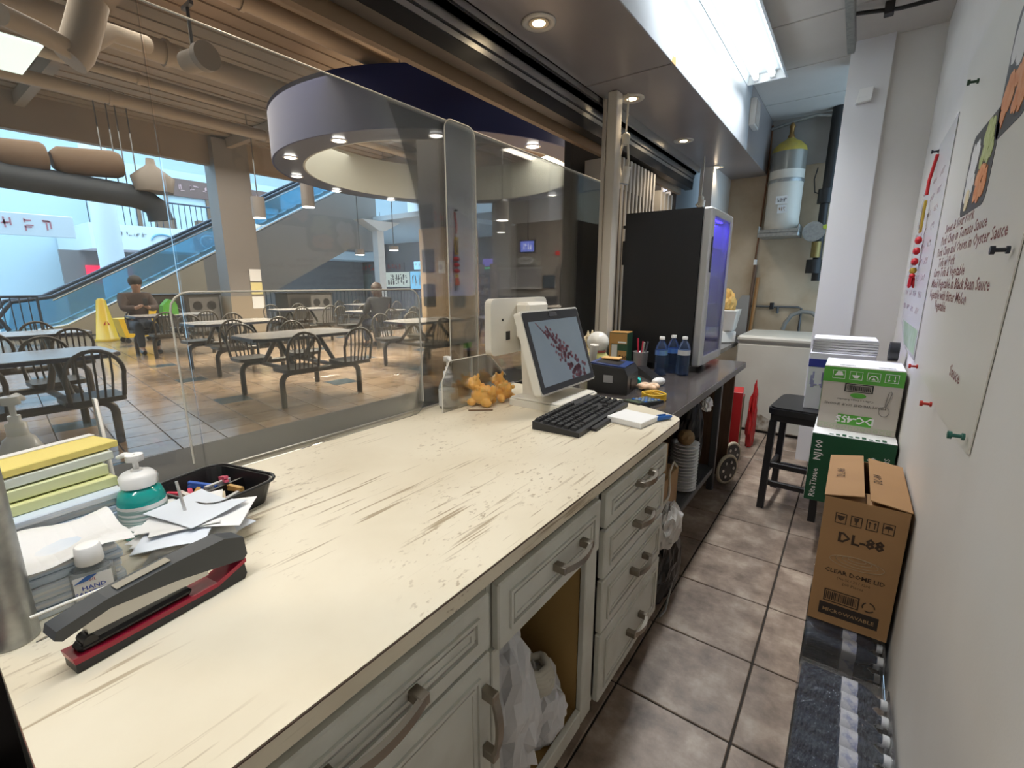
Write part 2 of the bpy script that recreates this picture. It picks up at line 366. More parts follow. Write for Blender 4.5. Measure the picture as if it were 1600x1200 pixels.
# ================================================================ white counter
def counter_mat():
    m = bpy.data.materials.new('scratched_laminate'); m.use_nodes = True; nt = m.node_tree; b = nt.nodes['Principled BSDF']
    tc = nt.nodes.new('ShaderNodeTexCoord'); L = nt.links.new
    def noise(scale, stretch, rot, lo, hi, det=3, off=0):
        mp = nt.nodes.new('ShaderNodeMapping'); mp.inputs['Rotation'].default_value[2] = rot; mp.inputs['Scale'].default_value = stretch; mp.inputs['Location'].default_value[0] = off
        L(tc.outputs['Object'], mp.inputs[0]); n = nt.nodes.new('ShaderNodeTexNoise'); n.inputs['Scale'].default_value = scale; n.inputs['Detail'].default_value = det
        L(mp.outputs[0], n.inputs['Vector']); r = nt.nodes.new('ShaderNodeMapRange'); r.inputs[1].default_value = lo; r.inputs[2].default_value = hi; L(n.outputs[0], r.inputs[0]); return r.outputs[0]
    def op(o, a, c):
        x = nt.nodes.new('ShaderNodeMath'); x.operation = o
        for i, q in enumerate((a, c)):
            if isinstance(q, (int, float)): x.inputs[i].default_value = q
            else: L(q, x.inputs[i])
        return x.outputs[0]
    s1 = noise(85, (1, .045, 1), R(-38), .67, .71, 2); s2 = noise(70, (1, .05, 1), R(14), .64, .70, 2, 3); s3 = noise(60, (1, .06, 1), R(-72), .645, .70, 2, 9)
    mask = noise(2.1, (1, 1, 1), 0, .44, .58, 2, 1.3)
    sp = op('MULTIPLY', noise(95, (1, .55, 1), R(30), .60, .68, 3), noise(3.5, (1, 1, 1), 0, .50, .62, 2, 5))
    sc = op('MAXIMUM', op('MULTIPLY', op('MAXIMUM', op('MAXIMUM', s1, s2), s3), mask), op('MULTIPLY', sp, .8))
    st = noise(3.2, (1, 1, 1), 0, .45, .75, 5, 7)
    m1 = nt.nodes.new('ShaderNodeMix'); m1.data_type = 'RGBA'; m1.inputs[6].default_value = (.76, .69, .54, 1); m1.inputs[7].default_value = (.66, .58, .43, 1); L(st, m1.inputs[0])
    m2 = nt.nodes.new('ShaderNodeMix'); m2.data_type = 'RGBA'; m2.inputs[7].default_value = (.33, .25, .15, 1); L(op('MULTIPLY', sc, .85), m2.inputs[0]); L(m1.outputs[2], m2.inputs[6])
    L(m2.outputs[2], b.inputs['Base Color']); b.inputs['Roughness'].default_value = .36
    return m
CT = counter_mat()
ct = thing('counter_top', 'long cream laminate worktop, scratched and stained, along the service glass', 'counter top', (-1.0, 1.0, .898))
fc = [(-.525, .02), (-.528, 1.86)] + [(-.60 + .072 * math.cos(R(a)), 1.90 + .072 * math.sin(R(a))) for a in (10, 35, 60)] + [(-.86, 2.10), (-1.524, 2.10), (-1.524, .02)]
part('slab', MB().prism(fc, 'z', .903, .94), CT, ct, True)
part('worn_edge', MB().tube([(-.5235, .02, .938), (-.5265, 1.86, .938), (-.530, 1.92, .938)], .0016, 5), BROWN_INK, ct, True)
mat('cabinet_paint', (.60, .60, .54), .42, col2=(.47, .45, .38), vs=9, var=.7, lo=.45, hi=.75)
part('glass_bead', MB().bx(-1.522, -1.512, .03, 2.09, .9402, .948), ALU, ct, True)
# ---------------------------------------------------------------- cabinets
CAB = MATS['cabinet_paint']; CAB2 = mat('cabinet_groove', (.36, .34, .30), .5)
NICK = mat('brushed_nickel', (.34, .30, .25), .33, 1)
RAWB = mat('raw_mdf', (.40, .255, .09), .7, col2=(.33, .2, .065), vs=4)
def front(name, root, y0, y1, z0, z1, handle):
    """shaker front with stepped moulding and a bow handle; face towards +x"""
    x = -.555; f = part(name, MB().bb(x, x + .022, y0 + .003, y1 - .003, z0 + .003, z1 - .003, .004), CAB, root, True)
    w = .042; m = MB()
    for d, h in ((0, .006), (.016, .0035)):
        a, b, c, e = y0 + w + d, y1 - w - d, z0 + w * .9 + d, z1 - w * .9 - d
        t = .008
        for r in ((a, b, c, c + t), (a, b, e - t, e), (a, a + t, c + t, e - t), (b - t, b, c + t, e - t)): m.bx(x + .0215, x + .022 + h, *r)
    part('moulding', m, CAB, f, True)
    part('panel_groove', MB().bx(x + .0215, x + .0226, y0 + w + .008, y1 - w - .008, z0 + w * .9 + .008, z0 + w * .9 + .0165).bx(x + .0215, x + .0226, y0 + w + .008, y1 - w - .008, z1 - w * .9 - .0165, z1 - w * .9 - .008), CAB2, f, True)
    kind, cy, cz, L = handle
    n = 13; pts = []
    for i in range(n):
        u = -1 + 2 * i / (n - 1); o = x + .022 + .030 + .014 * (1 - u * u)
        pts.append((o, cy + u * L / 2, cz) if kind == 'h' else (o, cy, cz + u * L / 2))
    hm = MB()
    def blade(p, q):
        hw = .0095
        for a, b in ((p, q),):
            if kind == 'h': hm.add([(a[0] - .006, a[1], cz - hw), (a[0] + .006, a[1], cz - hw), (a[0] + .006, a[1], cz + hw), (a[0] - .006, a[1], cz + hw), (b[0] - .006, b[1], cz - hw), (b[0] + .006, b[1], cz - hw), (b[0] + .006, b[1], cz + hw), (b[0] - .006, b[1], cz + hw)], [(0, 1, 5, 4), (1, 2, 6, 5), (2, 3, 7, 6), (3, 0, 4, 7), (0, 3, 2, 1), (4, 5, 6, 7)])
            else: hm.add([(a[0] - .004, cy - hw, a[2]), (a[0] + .004, cy - hw, a[2]), (a[0] + .004, cy + hw, a[2]), (a[0] - .004, cy + hw, a[2]), (b[0] - .004, cy - hw, b[2]), (b[0] + .004, cy - hw, b[2]), (b[0] + .004, cy + hw, b[2]), (b[0] - .004, cy + hw, b[2])], [(0, 1, 5, 4), (1, 2, 6, 5), (2, 3, 7, 6), (3, 0, 4, 7), (0, 3, 2, 1), (4, 5, 6, 7)])
    for i in range(n - 1): blade(pts[i], pts[i + 1])
    for e in (pts[0], pts[-1]): hm.bb(x + .0225, e[0] + .006, e[1] - .011, e[1] + .011, e[2] - .011, e[2] + .011, .002)
    part('handle', hm, NICK, f, True, 'bowed brushed nickel handle'); return f
def carcass(root, y0, y1, open_front=False):
    m = MB(); x0, x1 = -1.50, -.559
    m.bx(x0, x1, y0, y0 + .02, .10, .9025).bx(x0, x1, y1 - .02, y1, .10, .9025).bx(x0, x1, y0 + .02, y1 - .02, .10, .12).bx(x0, x0 + .012, y0 + .02, y1 - .02, .12, .9025)
    part('body', m, CAB, root, True); part('top_rail', MB().bb(-.558, -.548, y0, y1, .879, .9025, .002), CAB, root, True); part('toe_kick', MB().bx(-1.48, -.615, y0, y1, 0, .10), mat('toe_kick_dark', (.10, .085, .07), .6), root, True)
ca = thing('base_cabinet', 'grey-white base cabinet with one wide drawer over a door, under the near worktop', 'cabinet', (-1.0, .34, 0))
carcass(ca, .03, .668); front('drawer', ca, .05, .655, .74, .878, ('h', .35, .812, .17)); front('door', ca, .05, .655, .125, .735, ('v', .625, .58, .15))
cb = thing('base_cabinet', 'open-fronted base cabinet stuffed with white bags below a single drawer', 'cabinet', (-1.0, .93, 0))
carcass(cb, .67, 1.19); front('drawer', cb, .678, 1.182, .705, .876, ('h', .985, .795, .14))
part('face_frame', MB().bb(-.565, -.545, 1.12, 1.19, .10, .705, .003).bb(-.565, -.545, .67, .70, .10, .705, .003).bb(-.565, -.545, .70, 1.12, .095, .155, .003), CAB, cb, True)
part('inner_lining', MB().bx(-1.48, -.57, 1.13, 1.168, .13, .70).bx(-1.48, -.57, .70, 1.13, .121, .13), RAWB, cb, True, 'raw brown board lining')
cc = thing('base_cabinet', 'four-drawer base cabinet at the end of the cream worktop', 'cabinet', (-1.0, 1.5, 0))
carcass(cc, 1.195, 1.80)
for z0, z1 in ((.752, .876), (.575, .748), (.375, .571), (.105, .371)): front('drawer', cc, 1.215, 1.79, z0, z1, ('h', 1.515, (z0 + z1) / 2 + (.012 if z0 > .2 else -.01), .12))
# plastic bags stuffed in the open cabinet
BAG = mat('white_bag_plastic', (.62, .62, .63), .38, col2=(.52, .52, .54), vs=7)
def crumple(c, sx, sy, sz, seed, n=22, amp=.22, flat=True):
    from mathutils import noise
    rr = random.Random(seed); n = max(n, 30); off = Vector((seed * 3.1, seed * 1.7, seed * .9)); m = MB().ball((0, 0, 0), 1, 1, 1, 1, n)
    for i, p in enumerate(m.v):
        q1 = p * 1.7 + off; q2 = p * 4.2 + off
        k = 1 - amp * .5 + amp * 1.5 * (.5 - abs(noise.noise(q1))) + amp * 1.2 * (.4 - abs(noise.noise(q2))) + amp * .25 * noise.noise(p * 9 + off)
        q = Vector((p.x * sx * k, p.y * sy * k, p.z * sz * k))
        if flat and q.z < -sz * .8: q.z = -sz * .8
        m.v[i] = q + Vector(c) + Vector((0, 0, sz * .8 if flat else 0))
    m.sm = [False for _ in m.sm]
    return m
solo('plastic_bag', crumple((-.70, .825, .131), .15, .115, .30, 3, n=40, amp=.32), BAG, 'large crumpled white plastic bag bulging out of the open cabinet', 'plastic bag')
solo('plastic_bag', crumple((-.655, 1.0, .131), .10, .095, .13, 5, n=36, amp=.28), BAG, 'small white plastic bag slumped on the open cabinet floor under a knotted cloth', 'plastic bag')
solo('plastic_bag', crumple((-.80, .80, .60), .08, .09, .055, 9, flat=False, amp=.3), clear('film_bag', (.86, .86, .86), .25, (.8, .8, .8), .8, .15), 'translucent grey film bag on top of the white bags in the open cabinet', 'plastic bag')
m = MB()
for k in range(7):
    z = .315 + .012 * k; r = .052 - .004 * abs(k - 2) ; m.tube([(-.635 + (r + .004 * math.sin(5 * a + k)) * math.cos(a), .985 + (r + .004 * math.cos(4 * a + k)) * math.sin(a), z + .006 * math.sin(2 * a + k)) for a in [2 * math.pi * i / 22 for i in range(22)]], .011, 7, True)
m.ball((-.635, .985, .335), .045, 1, 1, .8, 12)
solo('knotted_cloth', m, mat('cream_cloth', (.55, .52, .44), .85, col2=(.42, .39, .32), vs=14), 'twisted cream cloth rolled into a knot on the bag in the open cabinet', 'cloth')
m = MB().grid(lambda u, v: (-.655 + .03 * math.sin(6 * u) + .05 * v, .705 + .20 * u, .145 + .23 * (1 - v) + .012 * math.sin(9 * u + 4 * v)), 10, 8, False)
solo('paper_wrap', m.grid(lambda u, v: (-.661 + .03 * math.sin(6 * u) + .05 * v, .705 + .20 * u, .143 + .23 * (1 - v) + .012 * math.sin(9 * u + 4 * v)), 10, 8, False), PAPER, 'flattened white paper wrapper hanging out of the open cabinet', 'paper')
# ================================================================ dark table beyond the counter
DT = mat('dark_worktop', (.075, .065, .062), .22, col2=(.05, .044, .042), vs=5, coat=.2)
dt = thing('work_table', 'dark grey laminate work table with steel legs carrying the drinks fridge', 'table', (-1.05, 3.0, 0))
part('table_top', MB().prism([(-.605, 1.99), (-.605, 3.80), (-1.49, 3.80), (-1.49, 2.107), (-.862, 2.107)], 'z', .872, .92), DT, dt, True)
part('edge_band', MB().bx(-.6045, -.601, 1.995, 3.80, .876, .917), mat('worn_edge_band', (.16, .145, .135), .35, col2=(.07, .06, .055), vs=12), dt, True)
for x, y in ((-.70, 3.45), (-1.44, 3.45), (-.70, 2.14), (-1.44, 2.14)): part('leg', MB().bb(x - .022, x + .022, y - .022, y + .022, 0, .872, .004), DARK_STEEL, dt, True)
part('lower_rail', MB().bb(-.715, -.685, 2.162, 3.428, .14, .18, .004), DARK_STEEL, dt, True); part('lower_rail', MB().bb(-1.455, -1.425, 2.162, 3.428, .14, .18, .004), DARK_STEEL, dt, True)
part('lower_shelf', MB().bx(-1.425, -.715, 2.13, 3.46, .165, .178), DARK_STEEL, dt, True)
part('end_panel', MB().bb(-1.46, -.66, 3.76, 3.785, 0, .872, .003), WOOD_D, dt, True)
# ---------------------------------------------------------------- drinks fridge
fr = thing('drinks_fridge', 'black countertop drinks fridge with silver glass door and blue light inside', 'fridge', (-1.06, 3.425, .92))
FB = mat('fridge_black', (.010, .010, .011), .5)
y0, y1, z0, z1 = 3.11, 3.70, .962, 1.955
m = MB().bx(-1.32, -.822, y0, y0 + .03, z0, z1).bx(-1.32, -.822, y1 - .03, y1, z0, z1).bx(-1.32, -.822, y0 + .03, y1 - .03, z1 - .03, z1).bx(-1.32, -.822, y0 + .03, y1 - .03, z0, z0 + .05).bx(-1.32, -1.29, y0 + .03, y1 - .03, z0 + .05, z1 - .03)
part('cabinet_shell', m, FB, fr, True)
part('inner_lining', MB().bx(-1.289, -1.286, y0 + .031, y1 - .031, z0 + .051, z1 - .031).bx(-1.286, -.81, y0 + .0305, y0 + .034, z0 + .051, z1 - .031).bx(-1.286, -.81, y1 - .034, y1 - .0305, z0 + .051, z1 - .031), mat('fridge_lining', (.30, .31, .33), .5), fr, True)
for k in range(4):
    z = z0 + .2 + .19 * k; sh = MB()
    for i in range(14): sh.cyl((-1.28, y0 + .05 + i * .0375, z), (-.83, y0 + .05 + i * .0375, z), .003, n=5)
    sh.cyl((-.83, y0 + .036, z), (-.83, y1 - .036, z), .005, n=6).cyl((-1.28, y0 + .036, z), (-1.28, y1 - .036, z), .005, n=6); part('wire_shelf', sh, ALU, fr, True)
d = part('door_frame', MB().bb(-.820, -.765, y0, y0 + .085, z0, z1, .01).bb(-.820, -.765, y1 - .04, y1, z0, z1, .01).bb(-.818, -.767, y0 + .085, y1 - .04, z1 - .045, z1 - .001, .004).bb(-.818, -.767, y0 + .085, y1 - .04, z0 + .001, z0 + .06, .004), mat('fridge_silver', (.52, .52, .51), .35, .55), fr, True, 'silver door frame')
part('door_glass', MB().bx(-.785, -.777, y0 + .085, y1 - .04, z0 + .06, z1 - .045), clear('fridge_glass', (.72, .74, .80), .10, (.5, .5, .9), .8), d, True)
part('door_handle', MB().prism(rrect(y0 + .035, y0 + .06, z0 + .60, z0 + .82, .012), 'x', -.766, -.7605), BLACK_P, d, True)
part('led_strip', MB().bb(-.83, -.815, y0 + .08, y1 - .08, z1 - .05, z1 - .035, .002), mat('blue_led', (.06, .03, 1.0), .5, emit=30), fr, True)
la = area('fridge_led', (.1, 0, z1 - .92 - .06), .25, .5, 9, (.12, .08, 1.0)); la.parent = fr
for x in (-1.28, -.90):
    for y in (y0 + .05, y1 - .05): part('foot', MB().cyl((x, y, .9201), (x, y, z0), .022, n=12), BLACK_P, fr, True)
part('hinge', MB().bb(-1.34, -1.32, y0 + .01, y0 + .03, 1.62, 1.78, .002).bb(-1.34, -1.32, y0 + .005, y0 + .03, 1.86, 1.88, .002), BLACK_P, fr, True)
# ================================================================ the food court beyond the glass
FT = tile_mat('court_tile', (.20, .135, .085), (.34, .25, .17), (.27, .19, .125), .16, 3, .25)
FTB = tile_mat('court_tile_slate', (.035, .05, .06), (.07, .09, .10), (.05, .07, .08), .18, 3)
TANW = mat('court_tan_wall', (.36, .29, .21), .5, col2=(.31, .25, .18), vs=2)
CGREY = mat('court_grey_paint', (.23, .21, .195), .5)
DECK = mat('court_ceiling_paint', (.32, .25, .185), .7, col2=(.26, .205, .15), vs=1.5)
DUCT = mat('court_duct_paint', (.36, .295, .225), .6)
PALE = mat('atrium_white', (.72, .76, .78), .5)
ff = struct('floor', MB().bx(-19.5, -1.56, -4, 17.2, -.08, -.008), mat('court_grout', (.06, .05, .045), .8))
TT = .38; A = R(-6); ca_, sa_ = math.cos(A), math.sin(A)
cand = []
for i in range(-52, 0):
    for j in range(-14, 52):
        cx, cy = -4.6 + TT * (i + 14.5), .2 + TT * (j + .5)
        x, y = cx * ca_ - cy * sa_, cx * sa_ + cy * ca_
        if not (-19.2 < x < -1.95 and -3.5 < y < 16.9): continue
        d = Vector((x, y, -HC)); z = d.dot(FW); vis = 0
        if z > .1:
            px = 800 + FPX * d.dot(RT) / z; vis = (-20 < px < 960 and x < -4.7)
        cand.append((0 if vis else 1, z, x, y, (i % 5 == 0 and (j % 4 == 0))))
cand.sort()
tmesh = {}
stuff = MB(); stuffb = MB()
for k, (nv, z, x, y, blue) in enumerate(cand):
    if k < 300:
        if blue not in tmesh: tmesh[blue] = MB().bb(-TT / 2 + .004, TT / 2 - .004, -TT / 2 + .004, TT / 2 - .004, -.02, 0, .0025).mesh('court_tile')
        t = obj('floor_tile', tmesh[blue], FTB if blue else FT, ff); t.location = (x * S, y * S, 0); t.rotation_euler[2] = A
    else:
        h = TT / 2 - .004; q = [(x + a * ca_ - b * sa_, y + a * sa_ + b * ca_) for a, b in ((-h, -h), (h, -h), (h, h), (-h, h))]
        (stuffb if blue else stuff).add([(*p, 0) for p in q] + [(*p, -.012) for p in q], [(0, 1, 2, 3), (0, 4, 5, 1), (1, 5, 6, 2), (2, 6, 7, 3), (3, 7, 4, 0)])
o = part('far_floor_tiles', stuff, FT, ff); o['kind'] = 'stuff'
o = part('far_slate_tiles', stuffb, FTB, ff); o['kind'] = 'stuff'
# ceiling deck, beams, walls
dk = struct('ceiling', MB().bx(-15.4, -1.70, -6, 18, 5.6, 5.75), DECK)
m = MB()
for k in range(34): m.bx(-15.4 + k * .4, -15.4 + k * .4 + .2, -6, 18, 5.575, 5.6)
o = part('deck_ribs', m, DECK, dk); o['kind'] = 'stuff'
for y in (-1.5, 2.6, 6.8, 11.0, 15.2): part('deck_beam', MB().bx(-15.4, -1.7, y, y + .16, 5.30, 5.55), DECK, dk)
for x, zl in ((-15.62, 4.80), (-4.3, 5.15)): part('deck_beam', MB().bx(x, x + .22, -6, 18, zl, 5.60), DECK, dk)
struct('wall_bulkhead', MB().bx(-1.75, -1.69, -6, 5.3, 2.6, 5.4), DECK)
struct('wall_court_right', MB().bx(-1.75, -1.69, 5.3, 17, 0, 5.4), CGREY)
wf = struct('wall_court_far', MB().bx(-13.2, -1.7, 16.6, 16.8, 0, 5.4), mat('far_wall_grey', (.42, .40, .37), .5))
part('far_base_band', MB().bx(-13.2, -1.75, 16.52, 16.6, 0, .95), mat('court_dark_band', (.10, .10, .11), .4), wf)
struct('wall_court_near', MB().bx(-14.5, -1.7, -4.2, -4.05, 0, 5.4), TANW)
# ---------------------------------------------------------------- overhead pipes and ducts
def pipe(x, z, r, y0, y1, label, mm=None):
    o = MB().cyl((x, y0, z), (x, y1, z), r, n=14)
    for y in range(int(y0), int(y1), 3): o.cyl((x, y + .4, z), (x, y + .46, z), r * 1.18, n=14)
    t = thing('overhead_pipe', label, 'pipe', (x, (y0 + y1) / 2, z - r)); part('pipe_run', o, mm or DUCT, t, True)
    hg = MB()
    for y in range(int(y0) + 1, int(y1), 4): hg.cyl((x, y, z), (x, y, 5.56), .012, n=6)
    part('hanger_rods', hg, CGREY, t, True); return t
p1_ = pipe(-6.1, 5.05, .13, -3.6, 16, 'thick tan insulated pipe lettered supply, hung under the food court deck')
p2_ = pipe(-6.75, 5.0, .11, -3.6, 16, 'tan pipe lettered return, hung beside the supply pipe')
q_ = P(294, 163, 'x', -5.95)
text('SUPPLY', .17, BROWN_INK, p1_, (-5.968, q_.y - .12, 4.99), (0, 1, 0), (.12, 0, 1))
text('RETURN', .17, BROWN_INK, p2_, (-6.636, q_.y - .05, 4.94), (0, 1, 0), (.12, 0, 1))
pipe(-9.3, 5.05, .17, -3.6, 16, 'widest tan duct crossing the food court ceiling')
pipe(-10.6, 4.98, .08, -3.6, 16, 'slim tan sprinkler pipe past the wide duct')
pipe(-12.2, 5.02, .12, -3.6, 16, 'tan pipe nearest the atrium edge of the deck')
pipe(-3.3, 5.05, .06, -3.6, 16, 'thin tan sprinkler pipe close to the kitchen side of the deck')
t = thing('duct_elbow', 'fat tan duct elbow rising into the food court ceiling', 'duct', (-6.8, 2.0, 4.6))
pts = [P(*p, 'x', -7.4) for p in ((108, 92), (118, 82), (126, 60), (134, 30), (141, 0))]
part('elbow', MB().tube(pts, .17, 14), DUCT, t, True)
part('branch', MB().tube([pts[1], P(170, 50, 'x', -7.6), P(230, 70, 'x', -7.8)], .10, 12), DUCT, t, True)
part('lower_arm', MB().tube([pts[1], P(60, 50, 'x', -7.2), P(0, 22, 'x', -7)], .10, 12), DUCT, t, True)
def camera_drum(c, label):
    t = thing('ceiling_projector', label, 'projector', c)
    part('drum', MB().cyl((-.18, 0, 0), (.12, .05, 0), .12, n=20), DUCT, t); part('nose', MB().cyl((.12, .05, 0), (.22, .06, 0), .15, n=20), mat('dim_tan', (.24, .20, .16), .5), t)
    part('bracket', MB().cyl((0, 0, .1), (0, 0, .55), .02, n=8).bx(-.12, .12, -.02, .02, .52, .56), DARK_STEEL, t)
camera_drum(P(303, 92, 'x', -6.6), 'tan drum projector hanging from the food court ceiling')
# ---------------------------------------------------------------- the round bulkhead with down-lights
RC = Vector((-8.15, 8.46, 3.9)); r0, r1 = 3.0, 3.62
NAVY = mat('navy_paint', (.006, .014, .085), .5); RIN = mat('bulkhead_inner', (.40, .42, .38), .6); RBOT = mat('bulkhead_underside', (.05, .05, .075), .4)
rg = thing('ring_bulkhead', 'large round navy blue dropped bulkhead ringed with down-lights around the tan pillar', 'ceiling bulkhead', RC)
def band(r, za, zb, flip=False, n=72, r2=None):
    r2 = r if r2 is None else r2; vs = [(r * math.cos(2 * math.pi * k / n), r * math.sin(2 * math.pi * k / n), za) for k in range(n)] + [(r2 * math.cos(2 * math.pi * k / n), r2 * math.sin(2 * math.pi * k / n), zb) for k in range(n)]
    return vs, [(k, (k + 1) % n, n + (k + 1) % n, n + k) for k in range(n)]
def shell(ra, rb, za, zb):
    mm = MB(); n = 72
    for a in ((ra, za, zb, ra), (rb, za, zb, rb), (ra, za, za, rb), (ra, zb, zb, rb)): v, f = band(a[0], a[1], a[2], r2=a[3]); mm.add(v, f, True)
    return mm
part('outer_wall', shell(r1 - .04, r1, 0, .92), NAVY, rg); part('inner_wall', shell(r0, r0 + .04, 0, .92), RIN, rg); part('underside', shell(r0 + .04, r1 - .04, 0, .05), RBOT, rg)
CW = mat('court_lamp', (1.0, .95, .85), .4, emit=9)
dl0 = None
def downlight(loc, label, group, power=7, r=.14):
    t = thing('down_light', label, 'light', loc, 0, group)
    part('rim', MB().lathe([(r, 0), (r, -.012), (r * .86, -.016), (r * .8, 0)], 20), RING, t); part('lamp', MB().ball((0, 0, -.004), r * .78, 1, 1, .18, 14), CW, t)
    if power: spot('down_lamp', (0, 0, -.06), power, (1, .9, .75), 130, .8, .08, t)
for k in range(12):
    a = R(30 * k + 12); downlight(RC + Vector((3.34 * math.cos(a), 3.34 * math.sin(a), -.026)), 'round down-light in the underside of the blue ring bulkhead', 'down-lights of the ring bulkhead', 420)
# ---------------------------------------------------------------- pillars
pl = thing('court_pillar', 'broad tan panelled pillar with dark notice boards inside the blue ring', 'pillar', (-8.1, 8.5, 0))
part('shaft', MB().bx(-.48, .48, -.48, .48, 2.75, 5.55), CGREY, pl); part('panelled_base', MB().bx(-.5, .5, -.5, .5, 0, 2.74), mat('pillar_panel', (.52, .38, .23), .5, col2=(.45, .32, .19), vs=3), pl)
BOARD = mat('notice_board', (.035, .035, .035), .4)
for z in (.95, 1.75, 2.75): part('notice_board', MB().bb(-.40, .0, -.53, -.501, z, z + .52, .006), BOARD, pl)
for z in (.95, 1.75): part('notice_board', MB().bb(.501, .53, -.42, -.02, z, z + .5, .006), BOARD, pl)
part('no_smoking_notice', MB().bb(.12, .34, -.506, -.501, 1.72, 2.0, .001), PAPER, pl)
part('no_smoking_mark', MB().tube([(.19 + .05 * math.cos(t_), -.507, 1.86 + .05 * math.sin(t_)) for t_ in [2 * math.pi * i / 18 for i in range(18)]], .008, 5, True).cyl((.155, -.507, 1.90), (.225, -.507, 1.82), .007, n=5), INK, pl)
def strokes(w, h, n, seed, plane='x', q=.012):
    """a row of unreadable stroke marks, as sign lettering too far away to read; local y/z or x/z"""
    rr = random.Random(seed); mm = MB(); cw = w / n
    for i in range(n):
        for k in range(5):
            a = rr.random(); u = i * cw + cw * (.1 + .5 * rr.random()); v = h * rr.random(); L = cw * .35; t = h * .10
            if a < .55: r_ = (u, u + L, v - t / 2, v + t / 2)
            else: r_ = (u, u + t, max(0, v - h * .3), min(h, v + h * .3))
            if plane == 'x': mm.bx(0, q, r_[0], r_[1], r_[2], r_[3])
            else: mm.bx(r_[0], r_[1], -q, 0, r_[2], r_[3])
    return mm
REDINK = mat('sign_red', (.45, .04, .03), .5)
o = part('pillar_sign_marks', strokes(.7, .2, 4, 4, 'y'), REDINK, pl); o.location = Vector((-.35, -.482, 2.9)) * S
p2 = thing('court_pillar', 'plain grey pillar with paper notices beside the escalator', 'pillar', (-15.4, 6.9, 0))
part('shaft', MB().bx(-.4, .25, -.48, .48, 1.1, 5.5), CGREY, p2); part('base', MB().bx(-.42, .27, -.5, .5, 0, 1.1), TANW, p2)
for k, (z, c) in enumerate(((1.55, PAPER), (1.15, mat('yellow_notice', (.75, .65, .3), .6)), (.72, PAPER))): part('notice', MB().bx(.271, .28, .12, .46, z, z + .36), c, p2)
wp = thing('court_pillar', 'slim white pillar in daylight beyond the railing', 'pillar', (-17.2, 13.6, 0))
part('shaft', MB().bx(-.17, .17, -.17, .17, 0, 3.9), PALE, wp); part('capital', MB().prism([(-.17, 3.7), (.17, 3.7), (1.0, 4.1), (-1.0, 4.1)], 'x', -.3, .3), PALE, wp)
# ---------------------------------------------------------------- fixed table-and-seat sets
SEATM = mat('bronze_metal', (.055, .047, .036), .4, .3); TOPM = mat('court_table_top', (.34, .31, .28), .22, col2=(.28, .255, .23), vs=6); NAVYE = mat('table_edge', (.02, .025, .045), .4)
def make_set():
    t = thing('table_set', 'x', 'table set', (0, 0, 0), 0, 'fixed table sets of the food court')
    c = [(-.42, -.58), (-.30, -.70), (.30, -.70), (.42, -.58), (.42, .58), (.30, .70), (-.30, .70), (-.42, .58)]
    tp = part('table_top', MB().prism(c, 'z', .815, .842), TOPM, t); part('edge_band', MB().prism([(x * 1.015, y * 1.01) for x, y in c], 'z', .80, .835), NAVYE, tp)
    for s in (-1, 1):
        x = s * .56; path = [(x, -.53, 0), (x, -.53, .30)] + [(x, -.53 + .12 * (1 - math.cos(a)), .30 + .12 * math.sin(a)) for a in (.4, .8, 1.2, 1.57)] + [(x, .53 - .12 * (1 - math.cos(a)), .30 + .12 * math.sin(a)) for a in (1.57, 1.2, .8, .4)] + [(x, .53, .30), (x, .53, 0)]
        part('arched_leg_frame', MB().tube(path, .036, 8), SEATM, t)
        part('cross_tube', MB().cyl((-.56, s * .28, .41), (.56, s * .28, .41), .03, n=8), SEATM, t)
        part('table_strut', MB().tube([(-.45, s * .28, .42), (0, s * .28, .80)], .03, 8).tube([(.45, s * .28, .42), (0, s * .28, .80)], .03, 8), SEATM, t)
    for sx in (-1, 1):
        for y in (-.37, .37):
            q = rrect(-.21, .21, -.21, .21, .07, 3); st = part('seat', MB().prism(q, 'z', .455, .50), SEATM, t); st.location = Vector((sx * .62, y, 0)) * S
            m = MB(); bxx = sx * .19; top = .93
            hoop = [(bxx, -.185, .50), (bxx + sx * .03, -.20, .70)] + [(bxx + sx * (.05 + .02 * math.sin(a)), -.20 * math.cos(a), .72 + .21 * math.sin(a)) for a in [math.pi * i / 10 for i in range(11)]] + [(bxx + sx * .03, .20, .70), (bxx, .185, .50)]
            m.tube(hoop, .018, 6)
            for k in range(5):
                yy = -.115 + .0575 * k; zt = .72 + .21 * math.sqrt(max(0, 1 - (yy / .2) ** 2)); m.tube([(bxx, yy * .9, .50), (bxx + sx * .045, yy, .70), (bxx + sx * .065, yy, zt)], .010, 5)
            bk = part('backrest', m, SEATM, st)
    return t
ts = make_set()
TS = [((-6.03, 3.33), 'bronze and grey four-seat table set right in front of the long service glass'), ((-6.1, .66), 'four-seat table set right behind the paper stacks and yellow pad'),
      ((-8.8, 3.70), 'four-seat table set behind the one in front of the service glass'), ((-6.3, 5.95), 'four-seat table set in front of the tan panelled pillar'),
      ((-8.9, 1.05), 'four-seat table set behind the one near the paper stacks, before the blue railing'), ((-9.45, 7.30), 'four-seat table set at which a person in black sits with back turned'),
      ((-11.7, 6.6), 'four-seat table set in front of the second waste station'), ((-11.8, 3.75), 'four-seat table set with the seated person and green bag'),
      ((-12.6, 9.4), 'four-seat table set in front of the long blue railing')]
FAR = [(-4.6, 8.7), (-4.5, 11.3), (-6.9, 11.7), (-9.4, 12.3), (-2.9, 7.0), (-4.4, 13.9), (-7.0, 14.3), (-11.6, 12.4)]
for k, ((x, y), lb) in enumerate(TS + [(p, 'four-seat table set on the dim side of the food court behind the white touch screen') for p in FAR]):
    o = ts if k == 0 else copy_tree(ts); place(o, (x, y, 0), R((-2, 1, 0, -3, 2, 5, -4, 0, 8)[k % 9]), lb)
